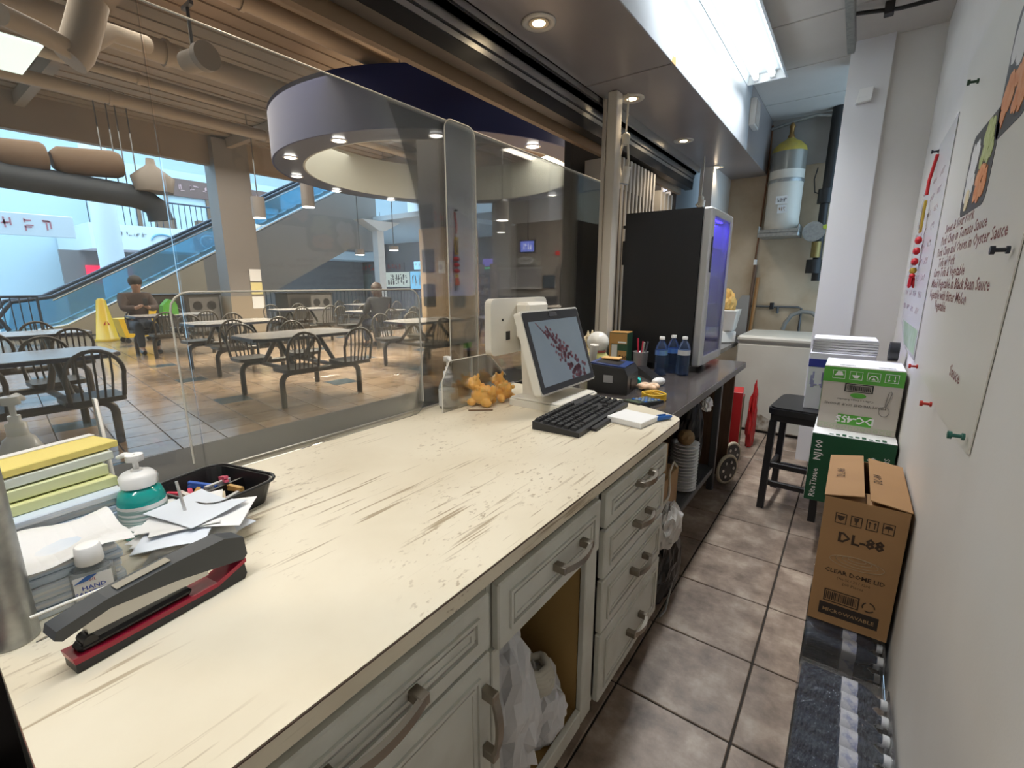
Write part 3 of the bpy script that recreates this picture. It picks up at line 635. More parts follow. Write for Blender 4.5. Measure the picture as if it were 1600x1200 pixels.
# ---------------------------------------------------------------- waste stations, cone, mop bucket, bag
def bin_station(loc, rz, label):
    t = thing('waste_station', label, 'waste bin', loc, rz)
    part('cabinet', MB().bb(-.35, .35, -.85, .85, 0, 1.15, .01), mat('bin_dark', (.05, .045, .04), .45), t)
    part('front_panel', MB().bb(.351, .37, -.02, .80, .08, 1.08, .006), mat('bin_panel', (.17, .16, .15), .4), t)
    part('tray_recess', MB().bb(.351, .356, -.78, -.08, .62, 1.0, .002), BLACK_M, t)
    for y in (.2, .58):
        part('bin_opening', MB().cyl((.3705, y, .84), (.374, y, .84), .13, n=20), BLACK_M, t)
    part('bin_top', MB().bb(-.38, .38, -.88, .88, 1.15, 1.19, .008), BLACK_M, t)
bin_station((-15.9, 5.42, 0), R(4), 'dark waste station with two round openings beside the grey pillar'); bin_station((-15.4, 8.9, 0), R(4), 'dark waste station with two round openings in front of the blue railing')
YEL = mat('safety_yellow', (.72, .47, .02), .4)
t = thing('wet_floor_sign', 'tall yellow wet-floor cone by the foot of the escalator', 'safety sign', (-15.9, 3.55, 0))
part('cone', MB().lathe([(.30, 0), (.30, .05), (.24, .06), (.10, 1.05), (.06, 1.10)], 4), YEL, t); part('warning_mark', MB().prism([(-.07, .42), (.07, .42), (0, .56)], 'x', .155, .16), REDINK, t)
t = thing('mop_bucket', 'yellow mop bucket on castors beside the wet-floor cone', 'bucket', (-15.0, 3.98, .0))
part('tub', MB().prism([(-.32, .14), (.32, .14), (.42, .62), (-.42, .62)], 'x', -.25, .25), YEL, t); part('wringer', MB().prism([(-.05, .6), (.36, .6), (.46, .9), (-.02, .86)], 'x', -.2, .2), YEL, t)
for a in (-1, 1):
    for b in (-1, 1): part('castor', MB().cyl((a * .2 - .03, b * .28, .06), (a * .2 + .03, b * .28, .06), .06, n=12).bx(a * .2 - .02, a * .2 + .02, b * .28 - .03, b * .28 + .03, .08, .145), BLACK_P, t)
solo('green_bag', MB().prism([(-.15, 0), (.15, 0), (.14, .20), (.09, .30), (.05, .25), (0, .32), (-.07, .25), (-.13, .19)], 'x', -.08, .08), mat('lime_green', (.06, .26, .02), .6), 'lime green bag standing on the table in front of the seated person', 'bag', (-11.78, 3.72, .843), R(5))
# pendant cylinders and hanging screens
def pendant(px, py0, py1, x, label):
    a = P(px, py0, 'x', x); b = P(px, py1, 'x', x); t = thing('pendant_lamp', label, 'pendant light', (a.x, a.y, b.z), 0, 'pendant cylinders under the food court deck')
    h = a.z - b.z; part('cylinder', MB().cyl((0, 0, 0), (0, 0, h), .17, n=16), CGREY, t); part('lens', MB().cyl((0, 0, -.012), (0, 0, -.001), .15, n=16), CW, t); part('stem', MB().cyl((0, 0, h), (0, 0, 5.56 - b.z), .015, n=6), DARK_STEEL, t)
    spot('pendant_glow', (0, 0, -.08), 70, (1, .88, .72), 110, .7, .1, t)
for a in ((402, 308, 340, -13.6), (479, 288, 323, -12.4), (785, 316, 344, -7.6), (783, 345, 363, -11.4), (562, 390, 398, -14.6), (615, 385, 391, -13.8)): pendant(*a, 'grey pendant cylinder lamp hung on a thin stem')
SCREEN = mat('blue_screen', (.16, .22, .75), .3, emit=1.6)
def tv(px, py, y, w, h, tilt, label):
    c = P(px, py, 'y', y); t = thing('hanging_screen', label, 'screen', (c.x, c.y, c.z), R(tilt))
    part('housing', MB().bb(-w / 2 - .04, w / 2 + .04, 0, .08, -h / 2 - .04, h / 2 + .04, .01), BLACK_P, t); part('display', MB().bx(-w / 2, w / 2, -.006, -.001, -h / 2, h / 2), SCREEN, t)
    o = part('display_marks', strokes(w * .7, h * .6, 4, px, 'y', .004), mat('screen_text', (.8, .85, 1), .4, emit=1.5), t); o.location = Vector((-w * .35, -.0065, -h * .3)) * S
    part('mount', MB().cyl((0, .05, h / 2 + .04), (0, .05, 5.56 - c.z), .02, n=6), BLACK_P, t)
tv(824, 385, 14, .52, .36, 8, 'tilted blue screen hanging before the shuttered stall'); tv(596, 408, 18.5, .45, .3, 0, 'small blue screen hanging before the far stalls')
# ---------------------------------------------------------------- shuttered stall, door and signs on the far wall
def on_far(px, py, y=16.59): return P(px, py, 'y', y)
def sign_board(name, px0, py0, px1, py1, y, m, label, cat='sign', marks=None, nm=4, seed=1, mh=.5):
    a = P(px0, py1, 'y', y); b = P(px1, py0, 'y', y); w, h = b.x - a.x, b.z - a.z
    t = thing(name, label, cat, (a.x, y, a.z)); part('board', MB().bb(0, w, -.06, -.001, 0, h, .004), m, t)
    if marks: o = part('lettering_marks', strokes(w * .86, h * mh, nm, seed, 'y', .01), marks, t); o.location = Vector((w * .07, -.0605, h * (1 - mh) / 2)) * S
    return t
SHUT = mat('shutter_slats', (.42, .42, .44), .45, .1); PALEGREY = mat('pale_grey', (.55, .56, .56), .5)
a = on_far(776, 450); b = on_far(848, 418)
sh = thing('roller_shutter', 'closed grey grille shutter of a stall on the far wall', 'shutter', (a.x, 16.5, a.z))
w, h = b.x - a.x, b.z - a.z
for k in range(34): part('slat', MB().bx(w * k / 34 + .006, w * (k + 1) / 34 - .006, -.04, 0, .05, h - .05), SHUT, sh)
part('frame', MB().bx(-.04, w + .04, -.06, .0, h - .05, h + .03).bx(-.04, w + .04, -.06, 0, -.03, .05).bx(w * .49, w * .51, -.055, 0, .05, h - .05), PALEGREY, sh)
sign_board('stall_sign', 774, 400, 846, 417, 16.6, mat('sign_grey', (.45, .45, .43), .5), 'grey stall sign over the closed shutter with pale marks', marks=PALE, nm=3, seed=8)
a = on_far(822, 407, 16.515); t = thing('oval_sign', 'pale oval sign mounted on the grey stall sign', 'sign', (a.x, 16.515, a.z)); part('oval', MB().lathe([(.42, -.02), (.42, .02)], 24), PALE, t).rotation_euler = (R(90), 0, 0); t.children[0].scale = (1, .38, 1)
o = part('lettering_marks', strokes(.55, .12, 5, 3, 'y', .006), CGREY, t); o.location = Vector((-.27, -.021, -.06)) * S
a = on_far(876, 462); b = on_far(901, 416)
dr = struct('door_1', MB().bx(a.x, b.x, 16.5, 16.6, 0, b.z), mat('court_door', (.035, .032, .03), .4)); part('door_window', MB().bx(a.x + .28, a.x + .38, 16.485, 16.499, 1.55, 2.1), mat('lit_pane', (.75, .78, .8), .3, emit=.6), dr); part('door_casing', MB().bx(a.x - .09, a.x, 16.48, 16.6, 0, b.z + .1).bx(b.x, b.x + .09, 16.48, 16.6, 0, b.z + .1).bx(a.x, b.x, 16.48, 16.6, b.z, b.z + .1), CGREY, dr)
sign_board('display_case', 850, 430, 868, 450, 16.6, mat('case_glass_blue', (.10, .13, .17), .2), 'dark glass display case beside the far door', 'display case')
sign_board('menu_board', 908, 413, 938, 448, 16.6, mat('case_green', (.10, .14, .14), .3), 'dull green menu board at the end of the far wall', 'menu board', PALEGREY, 5, 12, .7)
sign_board('exit_sign', 869, 392, 875, 399, 16.6, mat('exit_red', (.7, .03, .03), .4, emit=.7), 'small red lit exit sign high on the far wall')
sign_board('lit_sign', 756, 404, 770, 416, 16.6, mat('lit_violet', (.25, .2, .85), .4, emit=1.2), 'violet lit sign beside the tan pillar'); sign_board('lit_strip', 757, 418, 769, 420, 16.6, mat('lit_green', (.1, .8, .3), .4, emit=2), 'thin green light strip under the violet sign')
m = thing('drinks_rack', 'dim stall rack of shelved packets beside the tan pillar', 'rack', (P(760, 450, 'y', 16.2).x + .1, 16.2, 0))
for z in (.5, .95, 1.4, 1.85): part('rack_shelf', MB().bx(-.35, .35, -.3, .2, z, z + .04), CGREY, m)
part('rack_post', MB().bx(-.38, -.35, -.3, .2, 0, 2.3).bx(.35, .38, -.3, .2, 0, 2.3), CGREY, m)
rr = random.Random(3)
for z in (.54, .99, 1.44):
    for k in range(5): part('packet', MB().bb(-.33 + k * .135, -.215 + k * .135, -.25, -.05, z + .001, z + .18 + .12 * rr.random(), .005), mat('packet_%d' % (k % 3), ((.35, .25, .2), (.3, .32, .4), (.45, .42, .35))[k % 3], .5), m)
solo('dim_soffit_box', MB().bx(-4.7, -1.76, 13.2, 16.5, 3.1, 3.9), BOARD, 'dark dropped soffit over the far right corner of the food court', 'bulkhead')
for k in range(6): downlight((-4.3 + .9 * (k % 3), 13.7 + 1.5 * (k // 3), 3.075), 'small down-light in the dark dropped soffit', 'down-lights of the dark soffit', 20, .10)
solo('navy_bulkhead', MB().prism(arc((0, 0, 0), 1.7, 0, 360, 28, 'xy')[:-1] and [(1.4 * math.cos(2 * math.pi * i / 28), 1.4 * math.sin(2 * math.pi * i / 28)) for i in range(28)], 'z', 0, .85), mat('dim_navy', (.035, .05, .095), .4), 'second round navy bulkhead over the dim side of the food court', 'ceiling bulkhead', (-3.45, 14.2, 3.95))
# ---------------------------------------------------------------- far stalls across the void
fs = struct('wall_court_stalls', MB().bx(-38, -16.5, 22.5, 22.8, -4, 5.6), mat('stall_back', (.20, .19, .19), .5))
struct('ceiling_stalls', MB().bx(-34, -14.5, 14, 22.5, 4.2, 4.4), PALE)
for k, (x0, x1, y0, y1, c, lb) in enumerate(((552, 590, 410, 426, (.16, .15, .15), 'charcoal stall sign with red marks'), (592, 632, 410, 424, (.20, .17, .17), 'brown-grey stall sign with red marks'))):
    sign_board('stall_sign', x0, y0, x1, y1, 22.5, mat('stall_sign_%d' % k, c, .5), lb + ' across the void', marks=REDINK, nm=6, seed=20 + k, mh=.6)
sign_board('menu_board', 605, 425, 640, 448, 22.5, mat('menu_cream', (.62, .64, .55), .5, emit=.5), 'cream lit menu board of the stall across the void', 'menu board', INK, 8, 31, .7)
sign_board('lit_sign', 648, 408, 666, 421, 22.5, mat('lit_cyan', (.35, .72, .95), .4, emit=1.1), 'cyan lit sign of the far stall left of the tan pillar', marks=PALE, nm=3, seed=33)
sign_board('lit_poster', 643, 424, 660, 452, 22.5, mat('lit_poster_blue', (.20, .50, .72), .4, emit=.9), 'blue lit poster below the cyan sign', 'poster', PALE, 3, 36, .6)
sign_board('green_hoarding', 550, 428, 580, 452, 22.5, mat('panel_green_grey', (.22, .25, .22), .5), 'dull green hoarding of the stall across the void', 'hoarding')
sign_board('grey_hoarding', 470, 413, 505, 455, 22.5, CGREY, 'tall grey hoarding beyond the escalator', 'hoarding')
# ---------------------------------------------------------------- railings of the void
RAILM = mat('railing_dark', (.05, .06, .08), .4, .4)
def railing(p, q, h, label, n):
    p = Vector((*p, 0)); q = Vector((*q, 0)); t = thing('railing', label, 'railing', p); d = q - p
    part('top_rail', MB().tube([(0, 0, h), d + Vector((0, 0, h))], .035, 8), RAILM, t); part('bottom_rail', MB().tube([(0, 0, .12), d + Vector((0, 0, .12))], .025, 6), RAILM, t)
    me = MB().cyl((0, 0, .12), (0, 0, h), .014, n=6).mesh('baluster'); mp = MB().cyl((0, 0, 0), (0, 0, h), .03, n=8).mesh('post')
    for k in range(n + 1):
        o = obj('post' if k % 8 == 0 else 'baluster', mp if k % 8 == 0 else me, RAILM, t); o.location = d * (k / n) * S
railing((-17.0, 7.6), (-14.6, 13.9), 1.22, 'dark baluster railing along the void behind the waste stations', 48); railing((-18.9, -2.5), (-17.4, 2.6), 1.15, 'dark baluster railing beside the foot of the escalator', 32)
railing((-14.55, 14.0), (-14.1, 15.9), 1.22, 'short dark railing closing the void by the far wall', 16)
struct('floor_lower_level', MB().bx(-40, -19.5, -10, 30, -4.2, -4), PALE); struct('floor_lower_level', MB().bx(-19.5, -14.4, 17.2, 30, -4.2, -4), PALE)
struct('wall_void_edge', MB().bx(-19.6, -19.5, -4, 17.2, -4, 0), PALE)
# ---------------------------------------------------------------- escalator
def ez(y): return 1.11 + .547 * (y - 4.69)
es = thing('escalator', 'long escalator with glass sides and bright rails climbing past the grey pillar', 'escalator', (-18.4, 7.5, 0))
part('grey_cladding', MB().prism([(6.9, .02), (6.9, ez(6.9) - .06), (14.2, ez(14.2) - .06), (14.2, 2.9), (12.6, 2.9)], 'x', -19.2, -18.0), mat('escalator_grey', (.27, .255, .24), .5), es, True)
part('tan_cladding', MB().prism([(2.0, .02), (2.0, .10), (3.2, .30), (6.9, ez(6.9) - .06), (6.9, .02)], 'x', -19.2, -18.0), mat('escalator_tan', (.48, .40, .29), .5), es, True)
STEELB = mat('bright_steel', (.62, .68, .72), .22, .9); ESG = clear('escalator_glass', (.55, .80, .90), .18, (.5, .75, .85), .8)
for x in (-18.05, -19.15):
    part('deck_strip', MB().tube([(x, 2.0, .12), (x, 3.2, .32)] + [(x, y, ez(y)) for y in (4, 8, 14.2)], .06, 6), STEELB, es, True)
    part('glass_side', MB().prism([(2.0, .14), (3.2, .34), (14.2, ez(14.2)), (14.2, ez(14.2) + .9), (3.0, 1.1), (2.2, 1.0)], 'x', x - .015, x + .015), ESG, es, True)
    part('handrail', MB().tube([(x, 2.05, .25), (x, 1.9, .6), (x, 2.2, 1.0), (x, 3.0, 1.12), (x, 4.0, 1.35 + .3)] + [(x, y, ez(y) + .92) for y in (4.6, 8, 14.2)], .055, 8), RAILM, es, True)
    part('rail_trim', MB().tube([(x, 3.0, 1.02), (x, 4.6, ez(4.6) + .82), (x, 14.2, ez(14.2) + .82)], .03, 6), STEELB, es, True)
for k in range(27):
    y = 2.6 + k * .42; z = max(.1, ez(y) - .12); part('step', MB().bb(-19.05, -18.15, y, y + .42, z - .02, z + .2, .01), DARK_STEEL, es, True)
# ---------------------------------------------------------------- atrium: upper gallery, shop fronts, fascias
struct('wall_atrium', MB().bx(-34, -33.6, -12, 30, -4, 14), mat('atrium_wall', (.52, .62, .66), .6)); struct('wall_atrium_side', MB().bx(-34, -14.6, -9.2, -9, -4, 14), mat('atrium_wall', (.5, .6, .64), .6))
ug = struct('floor_upper', MB().bx(-33.5, -27.5, 6.2, 22, 3.0, 4.1), PALE)
lz = P(165, 383, 'x', -27.4)
part('gallery_lettering', (lambda s: s)(strokes(1.1, .18, 4, 41)), CGREY, ug).location = Vector((-27.49, 7.2, 3.62)) * S
part('gallery_logo', MB().tube([(-27.48, 8.9 + .45 * math.cos(a), 3.5 + .28 * math.sin(a)) for a in [math.pi * i / 12 for i in range(13)]], .05, 5, cap=True), mat('logo_blue', (.2, .4, .55), .5), ug)
part('gallery_logo', MB().tube([(-27.48, 10.9 + .38 * math.cos(a), 3.55 + .33 * math.sin(a)) for a in [2 * math.pi * i / 18 for i in range(18)]], .045, 5, True).tube([(-27.48, 10.7, 3.7), (-27.48, 10.9, 3.4), (-27.48, 11.1, 3.7)], .03, 5), PALE, part('logo_panel', MB().bx(-27.49, -27.47, 10.2, 12.6, 3.1, 4.05), mat('slate_panel', (.25, .32, .38), .5), ug))
SHOPW = mat('shop_glass', (.42, .52, .56), .2, emit=.12)
sp = thing('upper_shop', 'upper gallery shop front with brown frames and a dark sign band', 'shop front', (-30.5, 13, 4.1))
part('glazing', MB().bx(-30.6, -30.5, 7.5, 20, 4.1, 7.4), SHOPW, sp, True); part('sign_band', MB().bx(-30.5, -30.35, 10.2, 16.5, 6.1, 7.0), mat('sign_brown', (.13, .07, .055), .5), sp, True)
o = part('sign_marks', strokes(5, .4, 9, 51), mat('sign_pink', (.5, .3, .28), .5), sp); o.location = Vector((.16, -2.2, 2.25)) * S
for y in (8.9, 10.2, 12.2, 14.0, 16.4): part('mullion', MB().bx(-30.5, -30.38, y, y + .16, 4.1, 6.1), WOOD_D, sp, True)
for y in (9.2, 11.0, 12.8): part('counter_seat', MB().bb(-29.2, -28.7, y, y + .8, 4.101, 4.75, .03), WOOD_D, sp, True)
def gallery_rail():
    t = thing('railing', 'dark gallery railing on the upper floor above the white slab', 'railing', (-27.6, 6.3, 4.1))
    part('top_rail', MB().cyl((0, 0, 1.2), (0, 13, 1.2), .04, n=8), RAILM, t); me = MB().cyl((0, 0, 0), (0, 0, 1.2), .02, n=6).mesh('baluster')
    for k in range(53): o = obj('baluster', me, RAILM, t); o.location = (0, k * .25 * S, 0)
gallery_rail()
rs = P(172, 430, 'x', -29.69)
t = thing('red_sign', 'red lit shop sign with white marks below the upper gallery', 'sign', (rs.x, rs.y, rs.z)); part('board', MB().bb(-.1, 0, -.85, .95, -.4, .45, .01), mat('lit_red', (.75, .02, .06), .4, emit=1.2), t)
o = part('marks', strokes(1.2, .22, 6, 61), PALE, t); o.location = Vector((.001, -.55, -.1)) * S
solo('lower_shop_wall', MB().bx(-30, -29.8, 5.5, 22, -4, 3.0), mat('lower_shop_dark', (.20, .17, .16), .5), 'brown-grey shop wall under the upper gallery slab', 'shop front')
t = thing('white_fascia', 'long white fascia board with faded red characters at the side of the atrium', 'sign', (-23.5, 1.5, 3.1)); part('board', MB().bb(-.2, 0, -6, 3.4, 0, .75, .02), PALE, t)
o = part('lettering_marks', strokes(4.6, .42, 9, 71), mat('faded_red', (.55, .22, .25), .6), t); o.location = Vector((.001, -1.6, .16)) * S
solo('atrium_column', MB().cyl((0, 0, 0), (0, 0, 12), .42, n=20), PALE, 'round pale column rising through the atrium behind the escalator', 'column', (-24.6, 6.1, -4)); solo('atrium_column', MB().cyl((0, 0, 0), (0, 0, 12), .30, n=20), PALE, 'slimmer pale column near the white fascia in the atrium', 'column', (-22.5, 2.1, -4))
# dark suspended duct with brown drums
du = thing('suspended_duct', 'dark blue-grey suspended duct with a drooping end and brown drum lanterns on top', 'duct', P(110, 300, 'x', -13.4))
pa, pb = P(-60, 262, 'x', -13.4), P(205, 306, 'x', -13.4)
DDUCT = mat('dark_duct', (.012, .02, .032), .6, col2=(.022, .03, .04), vs=3)
part('duct_run', MB().tube([pa, pb, P(225, 312, 'x', -13.4), P(245, 325, 'x', -13.4), P(252, 345, 'x', -13.4)], .25, 12), DDUCT, du, True)
LANT = mat('lantern_brown', (.10, .062, .036), .7)
for x0, x1, yy in ((80, 188, 246), (-10, 72, 234)):
    a, b = P(x0, yy + 4, 'x', -13.4), P(x1, yy + 12, 'x', -13.4); part('drum_lantern', MB().tube([a, a + (b - a) * .12, a + (b - a) * .9, b], [.16, .27, .28, .24], 14), LANT, du, True)
a = P(238, 275, 'x', -13.2); part('hopper', MB().lathe([(.36, -.35), (.42, -.05), (.10, .22), (.08, .36)], 12, a), mat('hopper_grey', (.17, .15, .13), .5), du, True)
for px in (168, 186, 199, 216): a = P(px, 290, 'x', -13.5); part('hanger_rod', MB().cyl(a, (a.x, a.y, 5.56), .014, n=6), DARK_STEEL, du, True)
solo('light_panel', MB().bb(-.75, .75, -.32, .32, 0, .04, .005), mat('panel_glow', (.80, .92, .86), .4, emit=.8), 'large bright ceiling light panel over the paper-stack end of the glass', 'ceiling light', P(2, 84, 'z', 4.72))
# ---------------------------------------------------------------- people
import bmesh
def skin(name, chain, m, parent, sub=1):
    """continuous limb surface grown from jointed edges: chain = ({key:(x,y,z,r)}, [(a,b)...], root)"""
    J, E, root = chain; bm = bmesh.new(); ly = bm.verts.layers.skin.verify(); vs = {}
    for k, (x, y, z, r) in J.items():
        v = bm.verts.new((x * S, y * S, z * S)); v[ly].radius = (r * S, r * S); v[ly].use_root = (k == root); vs[k] = v
    for a, b in E: bm.edges.new((vs[a], vs[b]))
    me = bpy.data.meshes.new(name); bm.to_mesh(me); bm.free(); o = obj(name, me, m, parent)
    a = o.modifiers.new('skin', 'SKIN'); a.use_smooth_shade = True; b = o.modifiers.new('smooth', 'SUBSURF'); b.levels = sub; b.render_levels = sub
    return o
def human(loc, rz, J, label, top, trousers, hairc, hair_long):
    t = thing('person', label, 'person', loc, rz)
    E = [('pel', 'wst'), ('wst', 'chs'), ('chs', 'nck'), ('nck', 'hd0'), ('hd0', 'hd1'), ('hd1', 'hd2')]
    for s in 'lr': E += [('pel', 'hip' + s), ('hip' + s, 'kne' + s), ('kne' + s, 'ank' + s), ('ank' + s, 'toe' + s), ('chs', 'sho' + s), ('sho' + s, 'elb' + s), ('elb' + s, 'wri' + s), ('wri' + s, 'pal' + s)]
    for s in 'lr':
        p = Vector(J['pal' + s][:3]); w = Vector(J['wri' + s][:3]); d = (p - w).normalized(); sd = d.cross(Vector((0, 0, 1))); sd = (sd if sd.length > .1 else Vector((1, 0, 0))).normalized()
        for f in range(5):
            q = p + d * ((.075, .095, .10, .09, .05)[f]) + sd * ((-.036, -.012, .012, .034, .06)[f]) + Vector((0, 0, -.02)); J['f%d%s' % (f, s)] = (q.x, q.y, q.z, .010); E.append(('pal' + s, 'f%d%s' % (f, s)))
    body = skin('body', (J, E, 'pel'), mat('skin_tone', (.33, .19, .125), .5), t, 2)
    up = ['pel', 'wst', 'chs', 'nck', 'shol', 'shor', 'elbl', 'elbr', 'wril', 'wrir']; lo = ['pel', 'hipl', 'hipr', 'knel', 'kner', 'ankl', 'ankr']
    for nm, keys, mm, gr in (('jacket', up, top, .026), ('trousers', lo, trousers, .018)):
        skin(nm, ({k: (*J[k][:3], J[k][3] + gr) for k in keys}, [e for e in E if e[0] in keys and e[1] in keys], 'pel'), mm, t, 2)
    for s in 'lr': a, b = Vector(J['ank' + s][:3]), Vector(J['toe' + s][:3]); part('shoe', MB().tube([a + Vector((0, 0, -.045)), (a + b) / 2 + Vector((0, 0, -.03)), b], [.062, .058, .04], 10), BLACK_P, t)
    h = Vector(J['hd2'][:3]); c = Vector(J['hd1'][:3]); hm = MB().ball(c + (h - c) * .35 + hair_long[0], .128, 1, 1, 1.06, 16)
    if hair_long[1]: hm.tube([c + hair_long[0] * 1.4 + Vector((0, 0, .02)), c + hair_long[0] * 2.0 + Vector((0, 0, -.18)), c + hair_long[0] * 1.6 + Vector((0, 0, -.34))], [.11, .11, .05], 10)
    part('hair', hm, hairc, t)
    return t, body
HAIRB = mat('dark_hair', (.02, .015, .012), .6); HAIRN = mat('brown_hair', (.035, .019, .011), .6)
sit = dict(pel=(0, 0, .60, .15), wst=(-.02, 0, .82, .14), chs=(.04, 0, 1.12, .16), nck=(.08, 0, 1.30, .065), hd0=(.12, 0, 1.38, .085), hd1=(.15, 0, 1.47, .108), hd2=(.13, 0, 1.57, .085))
for s, k in (('l', 1), ('r', -1)): sit.update({'hip' + s: (.05, k * .11, .59, .105), 'kne' + s: (.46, k * .14, .60, .078), 'ank' + s: (.44, k * .13, .12, .05), 'toe' + s: (.62, k * .14, .045, .035), 'sho' + s: (.05, k * .21, 1.20, .085), 'elb' + s: (.16, k * .28, .95, .058), 'wri' + s: (.38, k * .10, .98, .038), 'pal' + s: (.44, k * .06, 1.02, .034)})
sit0 = dict(sit)
t, b = human((-12.62, 3.42, 0), R(-3), sit, 'seated person in a dark brown top and jeans looking down at a phone', mat('brown_top', (.05, .032, .026), .8), mat('dark_jeans', (.03, .04, .06), .8), HAIRB, (Vector((-.02, 0, .03)), False))
for s in (-1, 1): part('eye', MB().ball((.247, s * .035, 1.472), .012, n=8), INK, t)
part('nose', MB().ball((.262, 0, 1.445), .018, 1, .8, 1.3, 8), MATS['skin_tone'], t); part('mouth', MB().bb(.246, .254, -.025, .025, 1.405, 1.413, .002), mat('lip', (.25, .09, .08), .5), t)
solo('phone', MB().bb(-.01, .01, -.04, .04, 0, .15, .004), BLACK_P, 'dark phone held up by the seated person', 'phone', (-12.08, 3.42, 1.03), 0)
back = {k: (x, y, z * .90 if z > .7 else z, r) for k, (x, y, z, r) in sit0.items() if not k.startswith('f')}
t, b = human((-8.84, 6.92, 0), R(172), back, 'person in a black jacket with long brown hair seated with back turned', mat('black_jacket', (.008, .008, .010), .8), mat('blue_jeans', (.025, .032, .055), .8), HAIRN, (Vector((-.04, 0, .03)), True))
# ================================================================ on the counter: touch-screen till
ZC = .9402
TRC = P(338, 764, 'z', .985)
pos = thing('till_terminal', 'white touch-screen till with angled front screen and rear customer display', 'till', (-1.12, 1.87, ZC))
WP = mat('till_white', (.80, .77, .69), .28)
part('base', MB().prism(rrect(-.14, .15, -.18, .18, .02), 'z', 0, .03).bb(-.13, .14, -.17, .17, .03, .04, .004), WP, pos)
part('neck', MB().prism([(-.11, .04), (.0, .04), (-.0, .10), (-.02, .34), (-.075, .42), (-.13, .40)], 'y', -.10, -.07).prism([(-.11, .04), (.0, .04), (0, .10), (-.02, .34), (-.075, .42), (-.13, .40)], 'y', .07, .10).bx(-.09, -.06, -.07, .07, .04, .38), WP, pos)
tilt = Matrix.Rotation(R(-18.5), 4, 'Y'); T = Matrix.Translation((.10, -.01, .085))
def tilted(mb): return mb.rot(T @ tilt)
hs = part('screen_housing', tilted(MB().prism(rrect(-.25, .25, 0, .375, .015), 'x', -.035, 0)), WP, pos)
part('bezel', tilted(MB().prism(rrect(-.242, .242, .008, .367, .012), 'x', .0002, .004)), BLACK_P, hs)
SCR = mat('till_display', (.10, .13, .155), .12, col2=(.17, .19, .21), vs=2, emit=0)
SCR.node_tree.nodes['Principled BSDF'].inputs['Emission Color'].default_value = (.42, .52, .60, 1); SCR.node_tree.nodes['Principled BSDF'].inputs['Emission Strength'].default_value = .085
part('display', tilted(MB().bx(.0042, .0048, -.215, .215, .035, .325)), SCR, hs, label='lit grey-blue screen with a red floral picture')
FLO = mat('floral_red', (.11, .03, .045), .4, col2=(.05, .025, .04), vs=40)
m = MB(); rr = random.Random(5)
for k in range(120):
    u = k / 120; y = -.10 + .24 * u + rr.gauss(0, .012 + .03 * u); z = .285 - .245 * u + rr.gauss(0, .012 + .012 * u)
    z = max(.042, min(.315, z)); m.prism([(y + (.007 + .005 * u) * math.cos(a), z + (.007 + .004 * u) * math.sin(a)) for a in [i * math.pi / 3 + k for i in range(6)]], 'x', .0049, .0052)
m.prism([(-.165, .318), (-.158, .318), (-.085, .25), (-.095, .25)], 'x', .0049, .0052)
o = part('screen_picture', tilted(m), FLO, hs); o['kind'] = 'stuff'
part('webcam', tilted(MB().bb(.0041, .006, -.035, .035, .338, .362, .002)), mat('webcam_dark', (.05, .05, .055), .15), hs)
rd = part('rear_display', MB().prism(rrect(-.27, .19, .235, .49, .03), 'x', -.20, -.165), WP, pos); part('rear_bracket', MB().bb(-.165, -.09, -.09, .09, .30, .47, .012), WP, pos)
part('rear_socket', MB().bx(-.1648, -.163, -.16, -.13, .30, .34).bx(-.1648, -.163, -.19, -.18, .39, .40), BLACK_P, rd)
# keyboard with separate keys
kb = thing('keyboard', 'black full-size keyboard lying in front of the till screen', 'keyboard', (-.873, 1.715, ZC), R(3))
part('case', MB().prism([(-.10, 0), (.10, 0), (.10, .018), (-.10, .032)], 'y', -.265, .265).bb(.101, .125, -.16, .12, 0, .014, .003), mat('keyboard_black', (.022, .022, .024), .45), kb)
KEYM = mat('key_black', (.014, .014, .015), .5); km = {}
def key(x, y, w, d=.0235):
    if (w, d) not in km:
        km[(w, d)] = MB().add([(-d / 2, -w / 2, 0), (d / 2, -w / 2, 0), (d / 2, w / 2, 0), (-d / 2, w / 2, 0), (-d * .36, -w / 2 + .0035, .010), (d * .36, -w / 2 + .0035, .010), (d * .36, w / 2 - .0035, .010), (-d * .36, w / 2 - .0035, .010)], [(4, 5, 6, 7), (0, 1, 5, 4), (1, 2, 6, 5), (2, 3, 7, 6), (3, 0, 4, 7)]).mesh('key')
    o = obj('key', km[(w, d)], KEYM, kb); o.location = Vector((x, y, .0255 - .07 * x)) * S; o.rotation_euler = (0, R(4), 0)
for r, row in enumerate(([.022] * 13, [.022] * 13 + [.044], [.033] + [.022] * 12 + [.033], [.040] + [.022] * 11 + [.047], [.052] + [.022] * 10 + [.057], [.028] * 3 + [.135] + [.028] * 4)):
    y = -.255; x = -.078 + .0295 * r - (.006 if r == 0 else 0)
    for w in row: key(x, y + w / 2, w); y += w + .0022
    y = .098
    if r in (1, 2, 5):
        for _ in range(3): key(x, y + .011, .022); y += .0242
    elif r == 4: key(x, y + .0352, .022)
    if r > 0:
        for c in range(4): key(x, .178 + .0242 * c, .022)
np_ = thing('note_pad', 'small white note pad beside the keyboard at the counter corner', 'note pad', (-.68, 1.775, ZC), R(-8))
part('page_block', MB().bb(-.078, .078, -.072, .072, .0021, .024, .002), PAPER, np_); part('backing_card', MB().bb(-.079, .079, -.073, .073, .0001, .002, .0005), mat('grey_card', (.5, .5, .5), .7), np_)
BLUEP = mat('blue_plastic', (.02, .12, .42), .35)
